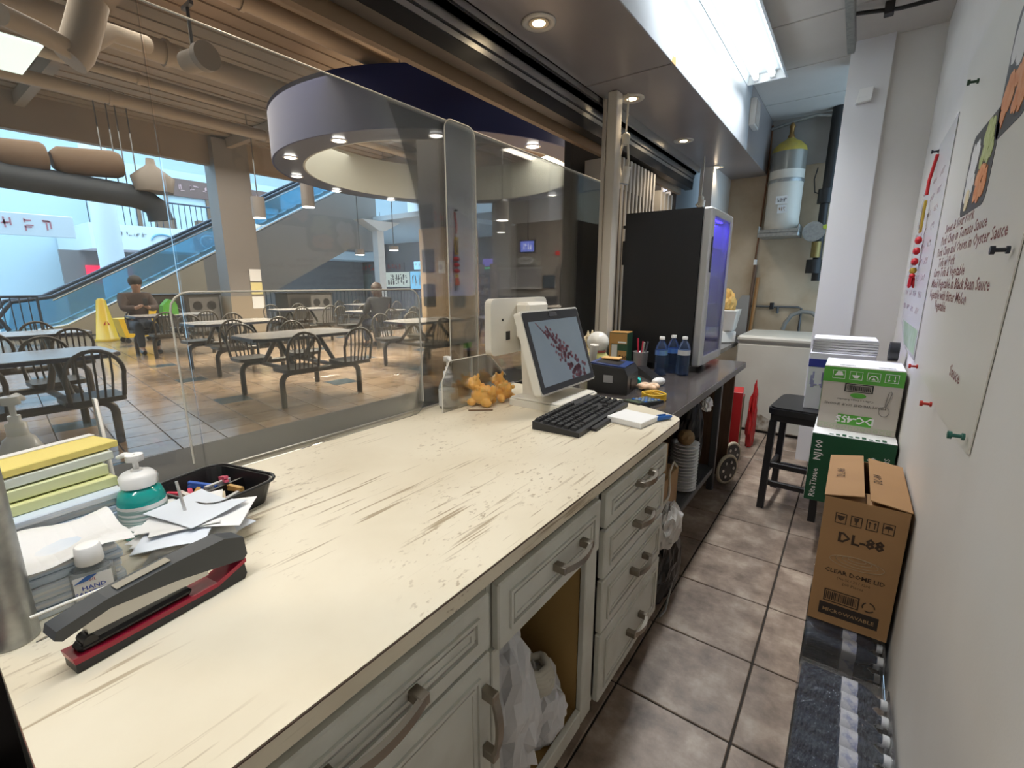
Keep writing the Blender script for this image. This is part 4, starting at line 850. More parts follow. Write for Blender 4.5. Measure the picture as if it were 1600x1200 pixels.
pn = thing('marker_cap', 'blue marker cap lying beside the note pad', 'pen cap', (-.583, 1.865, ZC + .012), R(60)); part('cap', MB().cyl((-.04, 0, 0), (.03, 0, 0), .012, .010, 12).cyl((.03, 0, 0), (.045, 0, 0), .010, .004, 12), BLUEP, pn); part('clip', MB().bx(-.035, .01, -.003, .003, .011, .015), BLUEP, pn)
solo('wooden_stick', MB().bb(-.055, .055, -.005, .005, 0, .005, .001), mat('dark_stick', (.16, .09, .04), .6), 'thin brown wooden stick lying before the amber figurines', 'stick', (-1.293, 1.53, ZC), R(40))
# amber figurines
AMB = mat('amber_resin', (.80, .42, .09), .35, col2=(.85, .58, .22), vs=30, coat=.4); AMB.node_tree.nodes['Principled BSDF'].inputs['Subsurface Weight'].default_value = .4; AMB.node_tree.nodes['Principled BSDF'].inputs['Subsurface Radius'].default_value = (.03, .015, .005)
def figurine(loc, rz, label, sc):
    m = MB(); m.ball((0, 0, .055), .050, 1.25, .95, 1.0, 14).ball((.045, 0, .115), .036, 1.1, .95, 1, 12).ball((.078, 0, .108), .020, 1, 1, .8, 10).ball((.03, .022, .15), .014, .7, .6, 1.3, 8).ball((.03, -.022, .15), .014, .7, .6, 1.3, 8).ball((-.06, 0, .085), .018, 1, .8, 1.6, 8)
    for a in (-1, 1):
        m.ball((.05, a * .03, .022), .021, 1.3, .8, 1, 8).ball((-.035, a * .038, .024), .024, 1.4, .8, 1, 8)
        for k in range(4): m.ball((-.05 + .03 * k, a * .035, .085 + .008 * k), .014, n=6)
    for k in range(5): m.ball((.03 - .022 * k, 0, .118 - .01 * k), .013, n=6)
    for i, p in enumerate(m.v): m.v[i] = Vector((p.x * sc * .85, p.y * sc * .85, max(0, p.z * sc * .85)))
    o = obj('figurine', m.mesh('figurine'), AMB); o.location = Vector(loc) * S; o.rotation_euler = (0, 0, rz); tag(o, label, 'figurine')
    r_ = o.modifiers.new('fuse', 'REMESH'); r_.mode = 'VOXEL'; r_.voxel_size = .0035; r_.use_smooth_shade = True
figurine((-1.345, 1.605, ZC), R(200), 'amber resin beast figurine by the upright acrylic strip', 1.05); figurine((-1.325, 1.735, ZC), R(165), 'amber resin beast figurine between its twin and the till base', 1.0)
# clear pump bottle behind the partition
CLB = clear('clear_bottle', (.90, .92, .92), .12, (.9, .92, .92), .7); LIQ = mat('white_liquid', (.72, .74, .74), .3)
def pump_bottle(loc, rz, label, body, prof, lid, hz, liquid=None):
    t = thing('pump_bottle', label, 'pump bottle', loc, rz); part('bottle', MB().lathe(prof, 20), body, t)
    if liquid: part('label_wrap', MB().lathe(liquid[0], 20), liquid[1], t)
    pm = part('pump_collar', MB().lathe([(.020, hz), (.020, hz + .03), (.012, hz + .034), (.012, hz + .05)], 16), lid, t)
    part('pump_head', MB().lathe([(.006, hz + .05), (.006, hz + .075), (.018, hz + .078), (.018, hz + .098)], 14).tube([(0, 0, hz + .09), (.03, 0, hz + .092), (.055, 0, hz + .08)], [.010, .009, .006], 8), lid, t)
    return t
pump_bottle((-1.45, 1.49, ZC), R(-30), 'clear hand soap pump bottle with white label behind the acrylic partition', CLB, [(.042, 0), (.044, .01), (.044, .10), (.034, .125), (.018, .135), (.016, .14)], WHITE_B, .138, ([(.0446, .012), (.0446, .085)], mat('frosted_label', (.70, .70, .68), .5)))
pump_bottle((-1.64, .16, .9302), R(150), 'white pump bottle standing on the outer ledge behind the yellow pad', WHITE_B, [(.04, 0), (.042, .01), (.042, .16), (.03, .19), (.02, .20)], WHITE_B, .20)
# ================================================================ on the counter: the near corner
st = thing('stapler', 'heavy black stapler with a red side stripe on the near end of the counter', 'stapler', (-.887, .208, ZC), R(98.5)); st.scale = (.77,) * 3
SRED = mat('stapler_red', (.36, .012, .04), .3); SBLK = mat('stapler_black', (.012, .012, .014), .4); SGRY = mat('stapler_grey', (.045, .05, .056), .4)
part('base', MB().prism([(-.165, 0), (.165, 0), (.172, .012), (.168, .045), (.10, .020), (-.12, .020), (-.165, .022)], 'y', -.024, .024), SBLK, st)
part('red_stripe', MB().prism([(-.166, .0205), (-.12, .0185), (.10, .0185), (.172, .044), (.172, .054), (.10, .029), (-.11, .029), (-.168, .034)], 'y', -.0265, .0265), SRED, st)
part('anvil', MB().bb(-.155, .05, -.018, .018, .030, .046, .006).cyl((-.135, -.016, .046), (-.135, .016, .046), .012, n=12), SBLK, st)
part('magazine', MB().prism([(-.135, .060), (.09, .052), (.09, .078), (-.115, .095), (-.135, .090)], 'y', -.012, .012), mat('brushed_steel', (.50, .49, .47), .35, .9), st)
part('handle', MB().prism([(-.185, .088), (-.175, .080), (-.10, .098), (.02, .084), (.168, .052), (.178, .062), (.174, .110), (.13, .128), (.03, .128), (-.10, .120), (-.18, .104)], 'y', -.025, .025), SGRY, st)
part('handle_inlay', MB().prism([(-.08, .1225), (.02, .1295), (.02, .131), (-.08, .124)], 'y', -.012, .012), mat('inlay_tan', (.30, .27, .21), .4), st)
# hand sanitizer
hz_ = thing('sanitizer_bottle', 'small clear hand sanitizer bottle with white cap beside the stapler', 'bottle', (-1.035, .150, ZC), R(78)); hz_.scale = (.72, .72, .66)
part('bottle', MB().prism(rrect(-.042, .042, -.022, .022, .018), 'z', 0, .10).lathe([(.036, .10), (.030, .112), (.017, .118)], 16, (0, 0, 0), 1, .6), CLB, hz_)
part('cap', MB().lathe([(.026, .118), (.028, .122), (.025, .165), (.022, .168)], 18), WHITE_B, hz_)
lb_ = part('label', MB().bx(-.036, .036, -.0228, -.0222, .012, .092), PAPER, hz_)
part('label_arc', MB().prism([(-.036, .075), (-.01, .092), (.01, .092), (-.01, .078)], 'y', -.0234, -.0229), BLUEP, lb_)
part('label_base', MB().bx(-.036, .036, -.0234, -.0229, .012, .026), mat('label_green', (.05, .25, .1), .5), lb_)
text('HAND\nSANITIZER', .0155, mat('label_blue', (.02, .06, .35), .5), lb_, (0, -.0236, .054), (1, 0, 0), (0, 0, 1), 'CENTER', world=False, bold=.02)
text('HL', .011, SRED, lb_, (0, -.0236, .075), (1, 0, 0), (0, 0, 1), 'CENTER', world=False)
# receipt spike
sp_ = thing('receipt_spike', 'steel desk spike standing through a heap of white receipts', 'receipt spike', (-1.13, .335, ZC)); part('spike', MB().cyl((0, 0, .006), (-.02, -.008, .135), .004, .003, 8), BRIGHT_ALU, sp_); part('spike_base', MB().cyl((0, 0, 0), (0, 0, .008), .045, n=20), BLACK_M, sp_)
PAPB = mat('bluish_paper', (.72, .77, .84), .7)
rr = random.Random(12)
for k in range(16):
    a = rr.uniform(-.9, .9); w, h = rr.uniform(.072, .10), rr.uniform(.055, .075); z = .010 + .0036 * k; ph = rr.uniform(0, 6); am = rr.uniform(.002, .006)
    m = MB().grid(lambda u, v: ((u - .5) * 2 * w, (v - .5) * 2 * h, am * math.sin(4 * u + ph) * math.cos(3 * v + ph) + .010 * abs(u - .5) * (1 if k % 2 else -.6)), 7, 5)
    m.grid(lambda u, v: ((u - .5) * 2 * w, (v - .5) * 2 * h, -.0012 + am * math.sin(4 * u + ph) * math.cos(3 * v + ph) + .010 * abs(u - .5) * (1 if k % 2 else -.6)), 7, 5)
    solo('receipt', m, PAPER if k % 3 else PAPB, 'loose white receipt in the heap pierced by the desk spike' if k < 15 else 'topmost white receipt of the heap on the desk spike', 'receipt', (-1.125 + rr.uniform(-.02, .02), .335 + rr.uniform(-.02, .02), ZC + z), a, 'receipts heaped on the spike' if k < 15 else None)
# stacks of forms
SB = mat('form_edges', (.60, .70, .82), .75, col2=(.82, .84, .86), vs=120, stretch=(.02, .02, 1), lo=.45, hi=.55, var=1)
fm = thing('form_stack', 'tall stack of white and pale blue order forms behind the sanitizer bottle', 'paper stack', (-1.135, .13, ZC))
for k in range(6):
    z = .0145 * k; part('form_bundle', MB().bb(-.085 + .004 * math.sin(3 * k), .085 + .004 * math.cos(2 * k), -.075 + .003 * math.sin(5 * k), .065 + .004 * math.sin(2 * k), z, z + .0142, .002), SB, fm)
m = MB().grid(lambda u, v: (-.09 + .19 * u, -.078 + .165 * v, .094 + .006 * math.sin(9 * u) + .006 * math.sin(7 * v + 3 * u)), 16, 8, False)
part('curled_sheet', m.grid(lambda u, v: (-.09 + .19 * u, -.078 + .165 * v, .0935 + .006 * math.sin(9 * u) + .006 * math.sin(7 * v + 3 * u)), 16, 8, False), PAPER, fm)
fm = thing('form_stack', 'tallest stack of pale blue forms against the service glass under the green pads', 'paper stack', (-1.335, .16, ZC), R(6))
for k in range(7):
    z = .0155 * k; part('form_bundle', MB().bb(-.075 + .003 * math.sin(3 * k), .075 + .003 * math.cos(2 * k), -.105, .10 + .004 * math.sin(2 * k), z, z + .0152, .002), SB, fm)
def pad(loc, rz, sx, sy, h, c, name, label):
    t = thing('order_pad', label, 'order pad', loc, rz); part('leaves', MB().bb(-sx, sx, -sy, sy, 0, h, .002), mat(name, c, .7), t); part('top_strip', MB().bb(-sx, -sx + .02, -sy, sy, h + .0002, h + .003, .0005), PAPER, t)
pad((-1.36, .14, ZC + .109), R(8), .07, .115, .022, (.66, .68, .34), 'pad_green', 'pale green order pad directly on the tall form stack'); pad((-1.37, .14, ZC + .1345), R(10), .066, .105, .024, (.68, .71, .42), 'pad_lime', 'thick lime-green order pad, middle of the pad pile')
pad((-1.375, .15, ZC + .162), R(13), .062, .11, .02, (.68, .72, .64), 'pad_mint', 'pale mint order pad below the yellow pad'); pad((-1.375, .175, ZC + .1855), R(16), .052, .10, .016, (.82, .68, .20), 'pad_yellow', 'bright yellow pad topping the pile of order pads')
sheet('acrylic_shield', 'low beige-edged acrylic guard in front of the form stacks', 'acrylic panel', [(.062, ZC), (.16, ZC), (.16, .985), (.062, .985)], -.985, .004, None, ([(.062, .985), (.16, .985)],))
t = thing('acrylic_bracket', 'bent clear acrylic sign holder leaning behind the yellow pad', 'holder', (-1.475, .285, ZC)); part('panel', MB().prism([(-.01, 0), (.035, 0), (-.0, .28), (-.02, .28)], 'y', -.003, .003), ACRYL, t); part('panel_edge', MB().tube([(.035, 0, 0), (0, 0, .28), (-.02, 0, .28), (-.01, 0, .02)], .004, 6), EDGE, t)
# teal soap
tl = pump_bottle((-1.245, .285, ZC), R(200), 'teal hand soap pump bottle with striped label behind the receipt heap', mat('teal_soap', (.01, .33, .30), .15, coat=.5), [(.046, 0), (.049, .01), (.049, .125), (.042, .155), (.022, .168), (.020, .172)], WHITE_B, .172, ([(.0495, .015), (.0495, .115)], mat('teal_label', (.30, .45, .42), .5, col2=(.80, .82, .80), vs=90, stretch=(.02, .02, 1), lo=.48, hi=.52, var=1)))
tl.scale = (.92, .92, .70); part('wide_collar', MB().lathe([(.036, .168), (.038, .20), (.030, .212), (.014, .216)], 18), WHITE_B, tl)
jr = thing('candy_cup', 'small clear cup of wrapped mints behind the teal soap', 'cup', (-1.41, .33, ZC)); jr.scale = (.85,) * 3; part('cup', MB().lathe([(.034, 0), (.042, .09), (.040, .09), (.032, .004)], 18), CLB, jr)
m = MB(); rr = random.Random(4)
for k in range(16): m.ball((rr.uniform(-.018, .018), rr.uniform(-.018, .018), .016 + .0045 * k), .013, 1, .8, .7, 7)
part('mints', m, mat('mint_cream', (.72, .66, .55), .5), jr)['kind'] = 'stuff'
# black tray of clips
tr = thing('takeout_tray', 'black two-compartment takeout tray holding pegs and clips', 'tray', (TRC.x, TRC.y, ZC), R(14)); tr.scale = (.86, .86, .86)
def ringwall(hx, hy, z0, z1, t0, t1, r=.035):
    a = rrect(-hx, hx, -hy, hy, r); b = rrect(-hx - t1, hx + t1, -hy - t1, hy + t1, r + .006); c = rrect(-hx - t1 + .004, hx + t1 - .004, -hy - t1 + .004, hy + t1 - .004, r + .004); d = rrect(-hx + .004, hx - .004, -hy + .004, hy - .004, r - .002)
    n = len(a); vs = [(*p, z0) for p in a] + [(*p, z1) for p in b] + [(*p, z1) for p in c] + [(*p, z0 + .003) for p in d]
    return vs, [(k * n + i, k * n + (i + 1) % n, (k + 1) * n + (i + 1) % n, (k + 1) * n + i) for k in range(3) for i in range(n)]
v, f = ringwall(.115, .085, 0, .072, 0, .018); TRB = mat('tray_black', (.012, .012, .013), .32)
part('tray_wall', MB().add(v, f, False), TRB, tr); part('tray_floor', MB().prism(rrect(-.115, .115, -.085, .085, .035), 'z', .0004, .0035), TRB, tr); part('divider', MB().prism([(-.006, .0036), (.006, .0036), (.004, .055), (-.004, .055)], 'y', -.086, .086), TRB, tr)
rim = rrect(-.139, .139, -.109, .109, .045); part('rim', MB().tube([(*p, .072) for p in rim], .005, 6, True), TRB, tr)
PEG = [('peg_blue', (.03, .12, .5)), ('peg_red', (.65, .06, .10)), ('peg_cream', (.72, .62, .42)), ('peg_wood', (.55, .33, .10)), ('peg_steel', (.5, .5, .5)), ('peg_pink', (.75, .12, .2)), ('peg_white', (.75, .72, .66))]
rr = random.Random(21); Mt = Matrix.Rotation(R(14), 4, 'Z')
for k in range(22):
    nm, c = PEG[k % 7]; x = rr.uniform(-.088, -.03) if k % 3 else rr.uniform(.03, .085); y = rr.uniform(-.055, .055); p = Mt @ Vector((x, y, 0)); zz = .006 + .0075 * (k % 5)
    m = MB().prism([(-.035, 0), (.035, .002), (.035, .007), (-.01, .011), (-.035, .006)], 'y', -.005, .005).prism([(-.035, .016), (.035, .012), (.035, .008), (-.01, .011), (-.035, .010)], 'y', -.005, .005)
    if rr.random() < .6: m.rot(Matrix.Rotation(R(rr.uniform(-14, 14)), 4, 'Y'))
    mz = min(q.z for q in m.v)
    for q in m.v: q.z -= mz
    solo('clothes_peg', m, mat(nm, c, .45), '%s peg among the clips in the black tray' % dict(peg_blue='blue', peg_red='red', peg_cream='cream', peg_wood='wooden', peg_steel='grey steel', peg_pink='pink', peg_white='white')[nm], 'peg', (TRC.x + .86 * p.x, TRC.y + .86 * p.y, ZC + zz), rr.uniform(0, 3.1), 'pegs in the black tray')
# dark cabinet and red thing past the counter's near end
t = thing('dark_bin', 'dark grey bin beyond the near end of the counter', 'bin', (-1.05, -.22, 0)); part('bin_body', MB().bb(-.4, .5, -.2, .2, 0, .70, .01), mat('bin_grey', (.05, .05, .055), .5), t); part('bin_rim', MB().bb(-.41, .51, -.21, .21, .70, .73, .006), BLACK_P, t)
solo('red_packet', MB().bb(-.16, .16, -.05, .05, 0, .05, .01), mat('red_packet_film', (.45, .02, .02), .3), 'red packet lying on the dark bin past the counter end', 'packet', (-.90, -.07, .7301), R(-6))
# ================================================================ on the dark table
ZD = .9202
pr = thing('receipt_printer', 'black receipt printer with blue-edged lid next to the till', 'printer', (-1.03, 2.36, ZD), R(8))
part('body', MB().prism([(-.11, 0), (.11, 0), (.11, .10), (.09, .14), (-.11, .155)], 'y', -.115, .115), BLACK_P, pr); part('paper_slot', MB().bx(.1102, .113, -.05, .06, .02, .08), BLACK_M, pr)
lid = part('lid', MB().prism([(-.10, .1545), (.085, .1415), (.088, .146), (-.10, .161)], 'y', -.10, .10), mat('printer_lid_blue', (.03, .06, .20), .3), pr); part('lid_window', MB().prism([(-.08, .1598), (.05, .1494), (.05, .1505), (-.08, .1608)], 'y', -.07, .06), BLACK_M, lid)
part('front_badge', MB().bx(-.02, .03, -.1165, -.1155, .06, .10), mat('badge_grey', (.3, .3, .31), .4), pr)
solo('sticky_note', MB().bb(-.05, .05, -.035, .035, 0, .006, .001), mat('orange_note', (.72, .42, .15), .6), 'orange note lying on the receipt printer', 'note', (-1.07, 2.42, ZD + .1625), R(8))
# lucky cat jar
cj = thing('cat_jar', 'white and yellow ceramic cat jar beside the till', 'jar', (-1.245, 2.60, ZD)); cj.scale = (.88,) * 3; part('jar_body', MB().lathe([(.055, 0), (.075, .02), (.085, .09), (.075, .16), (.055, .185), (.03, .19)], 20), mat('jar_yellow', (.72, .68, .22), .25, col2=(.8, .78, .5), vs=8), cj); part('head', MB().ball((0, 0, .255), .078, 1, 1, .95, 18), mat('ceramic_white', (.80, .77, .70), .2), cj)
part('raised_paw', MB().tube([(.0, -.07, .13), (.02, -.11, .18), (.03, -.115, .25)], [.03, .026, .03], 10), MATS['ceramic_white'], cj); part('flower', MB().ball((.08, -.02, .14), .014, .4, 1, 1, 8), mat('flower_red', (.5, .1, .08), .5), cj); part('collar', MB().tube([(.05 * math.cos(a), .05 * math.sin(a), .192) for a in [2 * math.pi * i / 16 for i in range(16)]], .008, 6, True), MATS['flower_red'], cj)
cj2 = thing('cat_figure', 'cream ceramic cat figure half hidden behind the till screen', 'figurine', (-1.36, 2.72, ZD)); part('figure_body', MB().lathe([(.05, 0), (.062, .03), (.058, .12), (.035, .17), (.02, .18)], 18), mat('cream_ceramic', (.75, .62, .38), .25), cj2); part('figure_head', MB().ball((0, 0, .21), .05, 1, 1, .9, 14).lathe([(.016, 0), (.003, .04)], 6, (0, .03, .24)).lathe([(.016, 0), (.003, .04)], 6, (0, -.03, .24)), MATS['cream_ceramic'], cj2)
# green and orange carton printed 500
bx_ = thing('paper_box', 'upright orange and green carton printed 500 behind the pen cup', 'box', (-1.255, 2.975, ZD), R(4)); bx_.scale = (1.15, 1.0, 1.12); ORG = mat('carton_orange', (.50, .28, .09), .6); GRN = mat('carton_green', (.03, .09, .05), .5)
part('carton', MB().bb(-.055, .055, -.055, .055, 0, .225, .002), GRN, bx_); part('top_face', MB().bb(-.055, .055, -.0555, .0555, .2252, .229, .001), ORG, bx_); part('front_panel', MB().bx(-.053, .053, -.0565, -.0555, .16, .222).bx(-.0, .053, -.0565, -.0555, .0, .12).bx(-.053, -.04, -.0565, -.0555, 0, .16), ORG, bx_); part('straw_window', MB().bx(-.038, -.004, -.0565, -.0555, .02, .155), mat('straw_print', (.72, .72, .68), .5), bx_); part('white_band', MB().bx(.0, .05, -.0568, -.0556, .165, .175), PAPER, bx_)
text('500', .034, INK, bx_, (.006, -.0572, .068), (1, 0, 0), (0, 0, 1), world=False, bold=.02); text('PCS', .018, INK, bx_, (.008, -.0572, .05), (1, 0, 0), (0, 0, 1), world=False)
# pen cup
pc = thing('pen_cup', 'frosted grey pen cup in front of the black fridge', 'cup', (-1.105, 2.96, ZD)); part('cup', MB().lathe([(.042, 0), (.050, .13), (.052, .135), (.048, .135), (.040, .004)], 20), clear('frost', (.7, .7, .7), .35, (.6, .6, .6), .6, .2), pc)
for k, (c, nm, dx, dy) in enumerate((((.5, .02, .05), 'red marker', -.02, .01), ((.45, .45, .42), 'silver pen', .018, -.012), ((.6, .05, .1), 'red pen', .0, .02), ((.1, .1, .12), 'black pen', .022, .016))):
    solo('pen', MB().cyl((0, 0, .008), (dx * 1.2, dy * 1.2, .20 + .02 * (k == 0)), .0065, n=8), mat('pen_%d' % k, c, .4), '%s standing in the frosted pen cup' % nm, 'pen', (-1.105 + dx * .4, 2.96 + dy * .4, ZD))
# water bottles
WATB = clear('water_blue', (.42, .55, .80), .10, (.25, .35, .6), .8, .05)
def water_bottle_mesh(): 
    p = [(.030, 0), (.036, .008)]
    for k in range(7): p += [(.038, .014 + .016 * k), (.0355, .022 + .016 * k)]
    return MB().lathe(p + [(.038, .130), (.038, .165), (.036, .18), (.027, .205), (.014, .222), (.013, .232)], 18)
def water_bottle(loc, label, lc, group=None):
    t = thing('water_bottle', label, 'bottle', loc, 0, group); part('bottle', water_bottle_mesh(), WATB, t); part('cap', MB().lathe([(.0165, .230), (.0165, .246), (.015, .248)], 16), WHITE_B, t); part('label_wrap', MB().lathe([(.0385, .132), (.0385, .163)], 18), mat(lc[0], lc[1], .4, col2=lc[2], vs=12, stretch=(3, 3, .1)), t)
BW = [P(*q, 'z', .92) for q in ((1031, 586), (1049, 582), (1066, 586))]
water_bottle((BW[0].x, BW[0].y, ZD), 'water bottle with green and blue label beside the pen cup', ('lab_a', (.10, .20, .65), (.25, .5, .2))); water_bottle((BW[1].x, BW[1].y, ZD), 'water bottle with blue label, middle of three before the fridge', ('lab_b', (.06, .18, .6), (.12, .32, .6))); water_bottle((BW[2].x, BW[2].y, ZD), 'water bottle with plain white label before the silver fridge door', ('lab_c', (.72, .72, .72), (.6, .6, .66)))
tp_ = thing('stapler_remote', 'long black card reader lying in front of the pen cup', 'card reader', (-.985, 2.80, ZD), R(-48)); part('body', MB().prism([(-.13, 0), (.13, 0), (.13, .022), (.02, .035), (-.13, .05)], 'y', -.032, .032), BLACK_P, tp_); part('keypad', MB().prism([(.0, .0375), (.12, .024), (.12, .0255), (0, .039)], 'y', -.024, .024), SBLK, tp_)
solo('teal_sponge', MB().prism([(-.06, 0), (.06, 0), (.055, .02), (0, .045), (-.055, .02)], 'y', -.035, .035), mat('teal_cloth', (.02, .45, .40), .7), 'turquoise cloth folded beside the receipt printer', 'cloth', (-1.02, 2.60, ZD), R(20))
m = MB(); rr = random.Random(8)
for k in range(6):
    solo('wrapped_sweet', MB().ball((0, 0, .016), .026, 1.3, .8, .62, 10).prism([(-.05, .010), (-.03, .016), (-.05, .024)], 'y', -.012, .012), mat('peach_wrap', (.75, .50, .32), .5, col2=(.8, .72, .6), vs=20), 'peach wrapped sweet in the small heap by the printer', 'sweet', (-.90 + .03 * (k % 3), 2.46 + .05 * (k // 3), ZD + (.0 if k < 6 else .03)), k * 1.1, 'peach sweets by the printer')
solo('white_mouse', MB().ball((0, 0, 0), .045, 1.15, .62, .55, 14), WHITE_B, 'rounded white clicker beside the peach sweets', 'clicker', (-.855, 2.60, ZD + .0247), R(70))
m = MB(); rr = random.Random(17)
for k in range(9):
    a0 = rr.uniform(0, 3); ex = rr.uniform(.5, .9); m.tube([(.06 * math.cos(a + a0), .06 * ex * math.sin(a + a0), .004 + .0035 * k + .002 * math.sin(3 * a)) for a in [2 * math.pi * i / 18 for i in range(18)]], .0035, 5, True)
solo('rubber_bands', m, mat('band_yellow', (.75, .48, .03), .5), 'tangle of yellow rubber bands on the dark table', 'rubber bands', (-.765, 2.27, ZD))['kind'] = 'stuff'
cc_ = thing('calculator', 'dark calculator with green display beyond the keyboard end', 'calculator', (-.775, 2.145, ZD), R(75)); part('case', MB().prism([(-.10, 0), (.10, 0), (.10, .012), (-.10, .028)], 'y', -.05, .05), BLACK_P, cc_); part('display', MB().prism([(-.095, .028), (-.05, .0244), (-.05, .0256), (-.095, .0292)], 'y', -.042, .042), mat('lcd', (.10, .13, .08), .25), cc_)
for i in range(5):
    for j in range(5): part('calc_key', MB().bb(-.04 + .027 * i, -.022 + .027 * i, -.043 + .0175 * j, -.030 + .0175 * j, .016 - .0022 * i, .0275 - .0022 * i, .002), mat('calc_key', (.16, .2, .22), .5) if (i + j) % 4 else BLUEP, cc_)
# ================================================================ over the fridge: folded panels and drop sockets
PW = mat('panel_edge_white', (.62, .58, .52), .45); PD = mat('panel_dark_face', (.035, .033, .033), .3)
def fold(y, th, x0, x1, top, label, mface, white_top=0):
    t = thing('folding_panel', label, 'folding panel', ((x0 + x1) / 2, y, .93), 0, 'folded shop-front panels'); part('panel_face', MB().bx(x0, x1 - .012, y - th / 2, y + th / 2, .9302, top), mface, t, True); part('edge_strip', MB().bx(x1 - .012, x1, y - th / 2, y + th / 2, .9302, top), PW, t, True)
    if white_top: part('top_rail', MB().bx(x0, x1 + .001, y - th / 2 - .001, y + th / 2 + .001, top - white_top, top + .001), PW, t, True)
for k in range(11): fold(3.50 + .075 * k, .032, -1.84, -1.555 , 2.43, 'folded glazed panel with white edge in the row behind the fridge', PD, .22)
for k in range(4): fold(4.42 + .10 * k, .03, -1.80, -1.545, 2.32, 'shorter folded panel with cream top rail behind the fridge', mat('panel_grey_face', (.17, .17, .18), .3), .18)
struct('wall_dark_backing', MB().bx(-1.92, -1.86, 3.3, 5.3, .93, 2.6), BLACK_M)  # added dark board standing in for the darkness behind the panels
SOCK = mat('socket_cream', (.68, .64, .55), .4)
def drop(px, top_py, loc_x, zt, zb, label):
    q = P(px, top_py, 'x', loc_x); t = thing('drop_socket', label, 'socket', (q.x, q.y, zb)); h = 2.66 - zb
    part('cord', MB().tube([(0, 0, zt - zb), (.003, .004, h - .05), (0, 0, h)], .006, 6), SOCK, t); part('plug', MB().lathe([(.02, zt - zb - .06), (.026, zt - zb - .05), (.026, zt - zb), (.01, zt - zb + .012)], 12), SOCK, t)
    part('looped_cord', MB().tube([(-.02, 0, zt - zb - .05), (-.045, .01, (zt - zb) * .5), (-.03, .02, .05), (.01, .01, .03), (.03, -.01, (zt - zb) * .45), (.015, 0, zt - zb - .05)], .008, 6), SOCK, t)
    part('socket_head', MB().cyl((.0, .0, .0), (.02, 0, .10), .030, .022, 14), WHITE_P, t); part('socket_face', MB().cyl((-.001, 0, -.004), (0, 0, 0), .026, n=14), mat('socket_blue_grey', (.35, .42, .5), .4), t)
drop(978, 215, -1.31, 2.42, 2.13, 'cream drop-cord socket hanging beside the white post'); drop(1098, 280, -1.31, 2.30, 2.17, 'small white drop socket hanging above the fridge front')
solo('cord_rail', MB().bx(-1.47, -1.45, 3.0, 5.25, 2.60, 2.6598), ALU, 'thin aluminium cord rail under the soffit above the folded panels', 'rail')
# ================================================================ below and past the dark table
def carton(loc, rz, sx, sy, sz, label, m=None, flaps=False, name='cardboard_box'):
    t = thing(name, label, 'box', loc, rz); w = .004
    part('walls', MB().bx(-sx, sx, -sy, -sy + w, 0, sz).bx(-sx, sx, sy - w, sy, 0, sz).bx(-sx, -sx + w, -sy + w, sy - w, 0, sz).bx(sx - w, sx, -sy + w, sy - w, 0, sz).bx(-sx + w, sx - w, -sy + w, sy - w, 0, w), m or CARD, t)
    part('top_flap', MB().bb(-sx, sx, -sy, -.002, sz + .0002, sz + .005, .001), m or CARD, t); part('top_flap', MB().bb(-sx, sx, .002, sy, sz + .0002, sz + .005, .001), m or CARD, t); part('tape', MB().bx(-sx - .001, sx + .001, -.025, .025, sz + .0055, sz + .0062), mat('packing_tape', (.34, .22, .10), .3), t)
    return t
carton((-.825, 2.42, .1805), R(2), .11, .25, .25, 'open brown cardboard box on the shelf under the dark table'); carton((-1.20, 2.5, .1785), 0, .14, .25, .38, 'darker brown cardboard box at the back under the dark table', mat('cardboard_dark', (.24, .14, .07), .75)); carton((-.84, 2.36, .4372), R(-3), .10, .12, .19, 'small brown box stacked on the open box under the dark table')
pm_ = MB().lathe([(.050, 0), (.072, .010), (.088, .0190), (.089, .0205), (.050, .005)], 18).mesh('plate')
for k in range(15): o = obj('foam_plate', pm_, PAPER); o.location = Vector((-.765, 2.93, .1805 + .0215 * k)) * S; tag(o, 'white foam plate in the tall stack under the dark table', 'plate', 'foam plates stacked under the table')
solo('black_bag', crumple((-.83, 3.24, .1785), .09, .13, .32, 14, amp=.2), mat('black_bag_film', (.010, .010, .011), .35), 'tall crumpled black plastic bag under the dark table by its leg', 'plastic bag')
solo('black_bag', crumple((-.60, 2.07, .0), .062, .19, .17, 15, n=26, amp=.25), MATS['black_bag_film'], 'black bin bag slumped on the floor against the drawer cabinet', 'plastic bag')
solo('plastic_bag', crumple((-.585, 2.06, .29), .055, .13, .10, 16, amp=.25), mat('clear_bag_film', (.55, .53, .50), .3), 'crumpled translucent bag on top of the black bin bag', 'plastic bag')
solo('white_tag', crumple((-.68, 3.05, .70), .03, .05, .045, 19, amp=.4), PAPER, 'scrunched white tissue tucked under the edge of the dark table', 'tissue')
solo('brown_bun', crumple((-.755, 2.90, .503), .05, .06, .05, 23, amp=.1), mat('bun_brown', (.25, .15, .06), .6), 'brown paper bundle resting on the plate stack', 'bundle')
solo('power_cable', MB().tube([(-.60, 1.86, .42), (-.595, 2.0, .50), (-.62, 2.15, .47), (-.66, 2.3, .44), (-.70, 2.42, .49), (-.72, 2.55, .50), (-.72, 2.62, .45)], .007, 7), mat('cable_white', (.60, .55, .45), .5), 'white power cable looping over the boxes under the dark table', 'cable')
solo('power_cable', MB().tube([(-.60, 1.90, .30), (-.57, 1.98, .20), (-.535, 2.02, .10), (-.53, 1.93, .012), (-.54, 1.88, .008)], .005, 6), mat('cable_grey', (.28, .28, .27), .5), 'thin grey cable trailing down the black bin bag', 'cable')
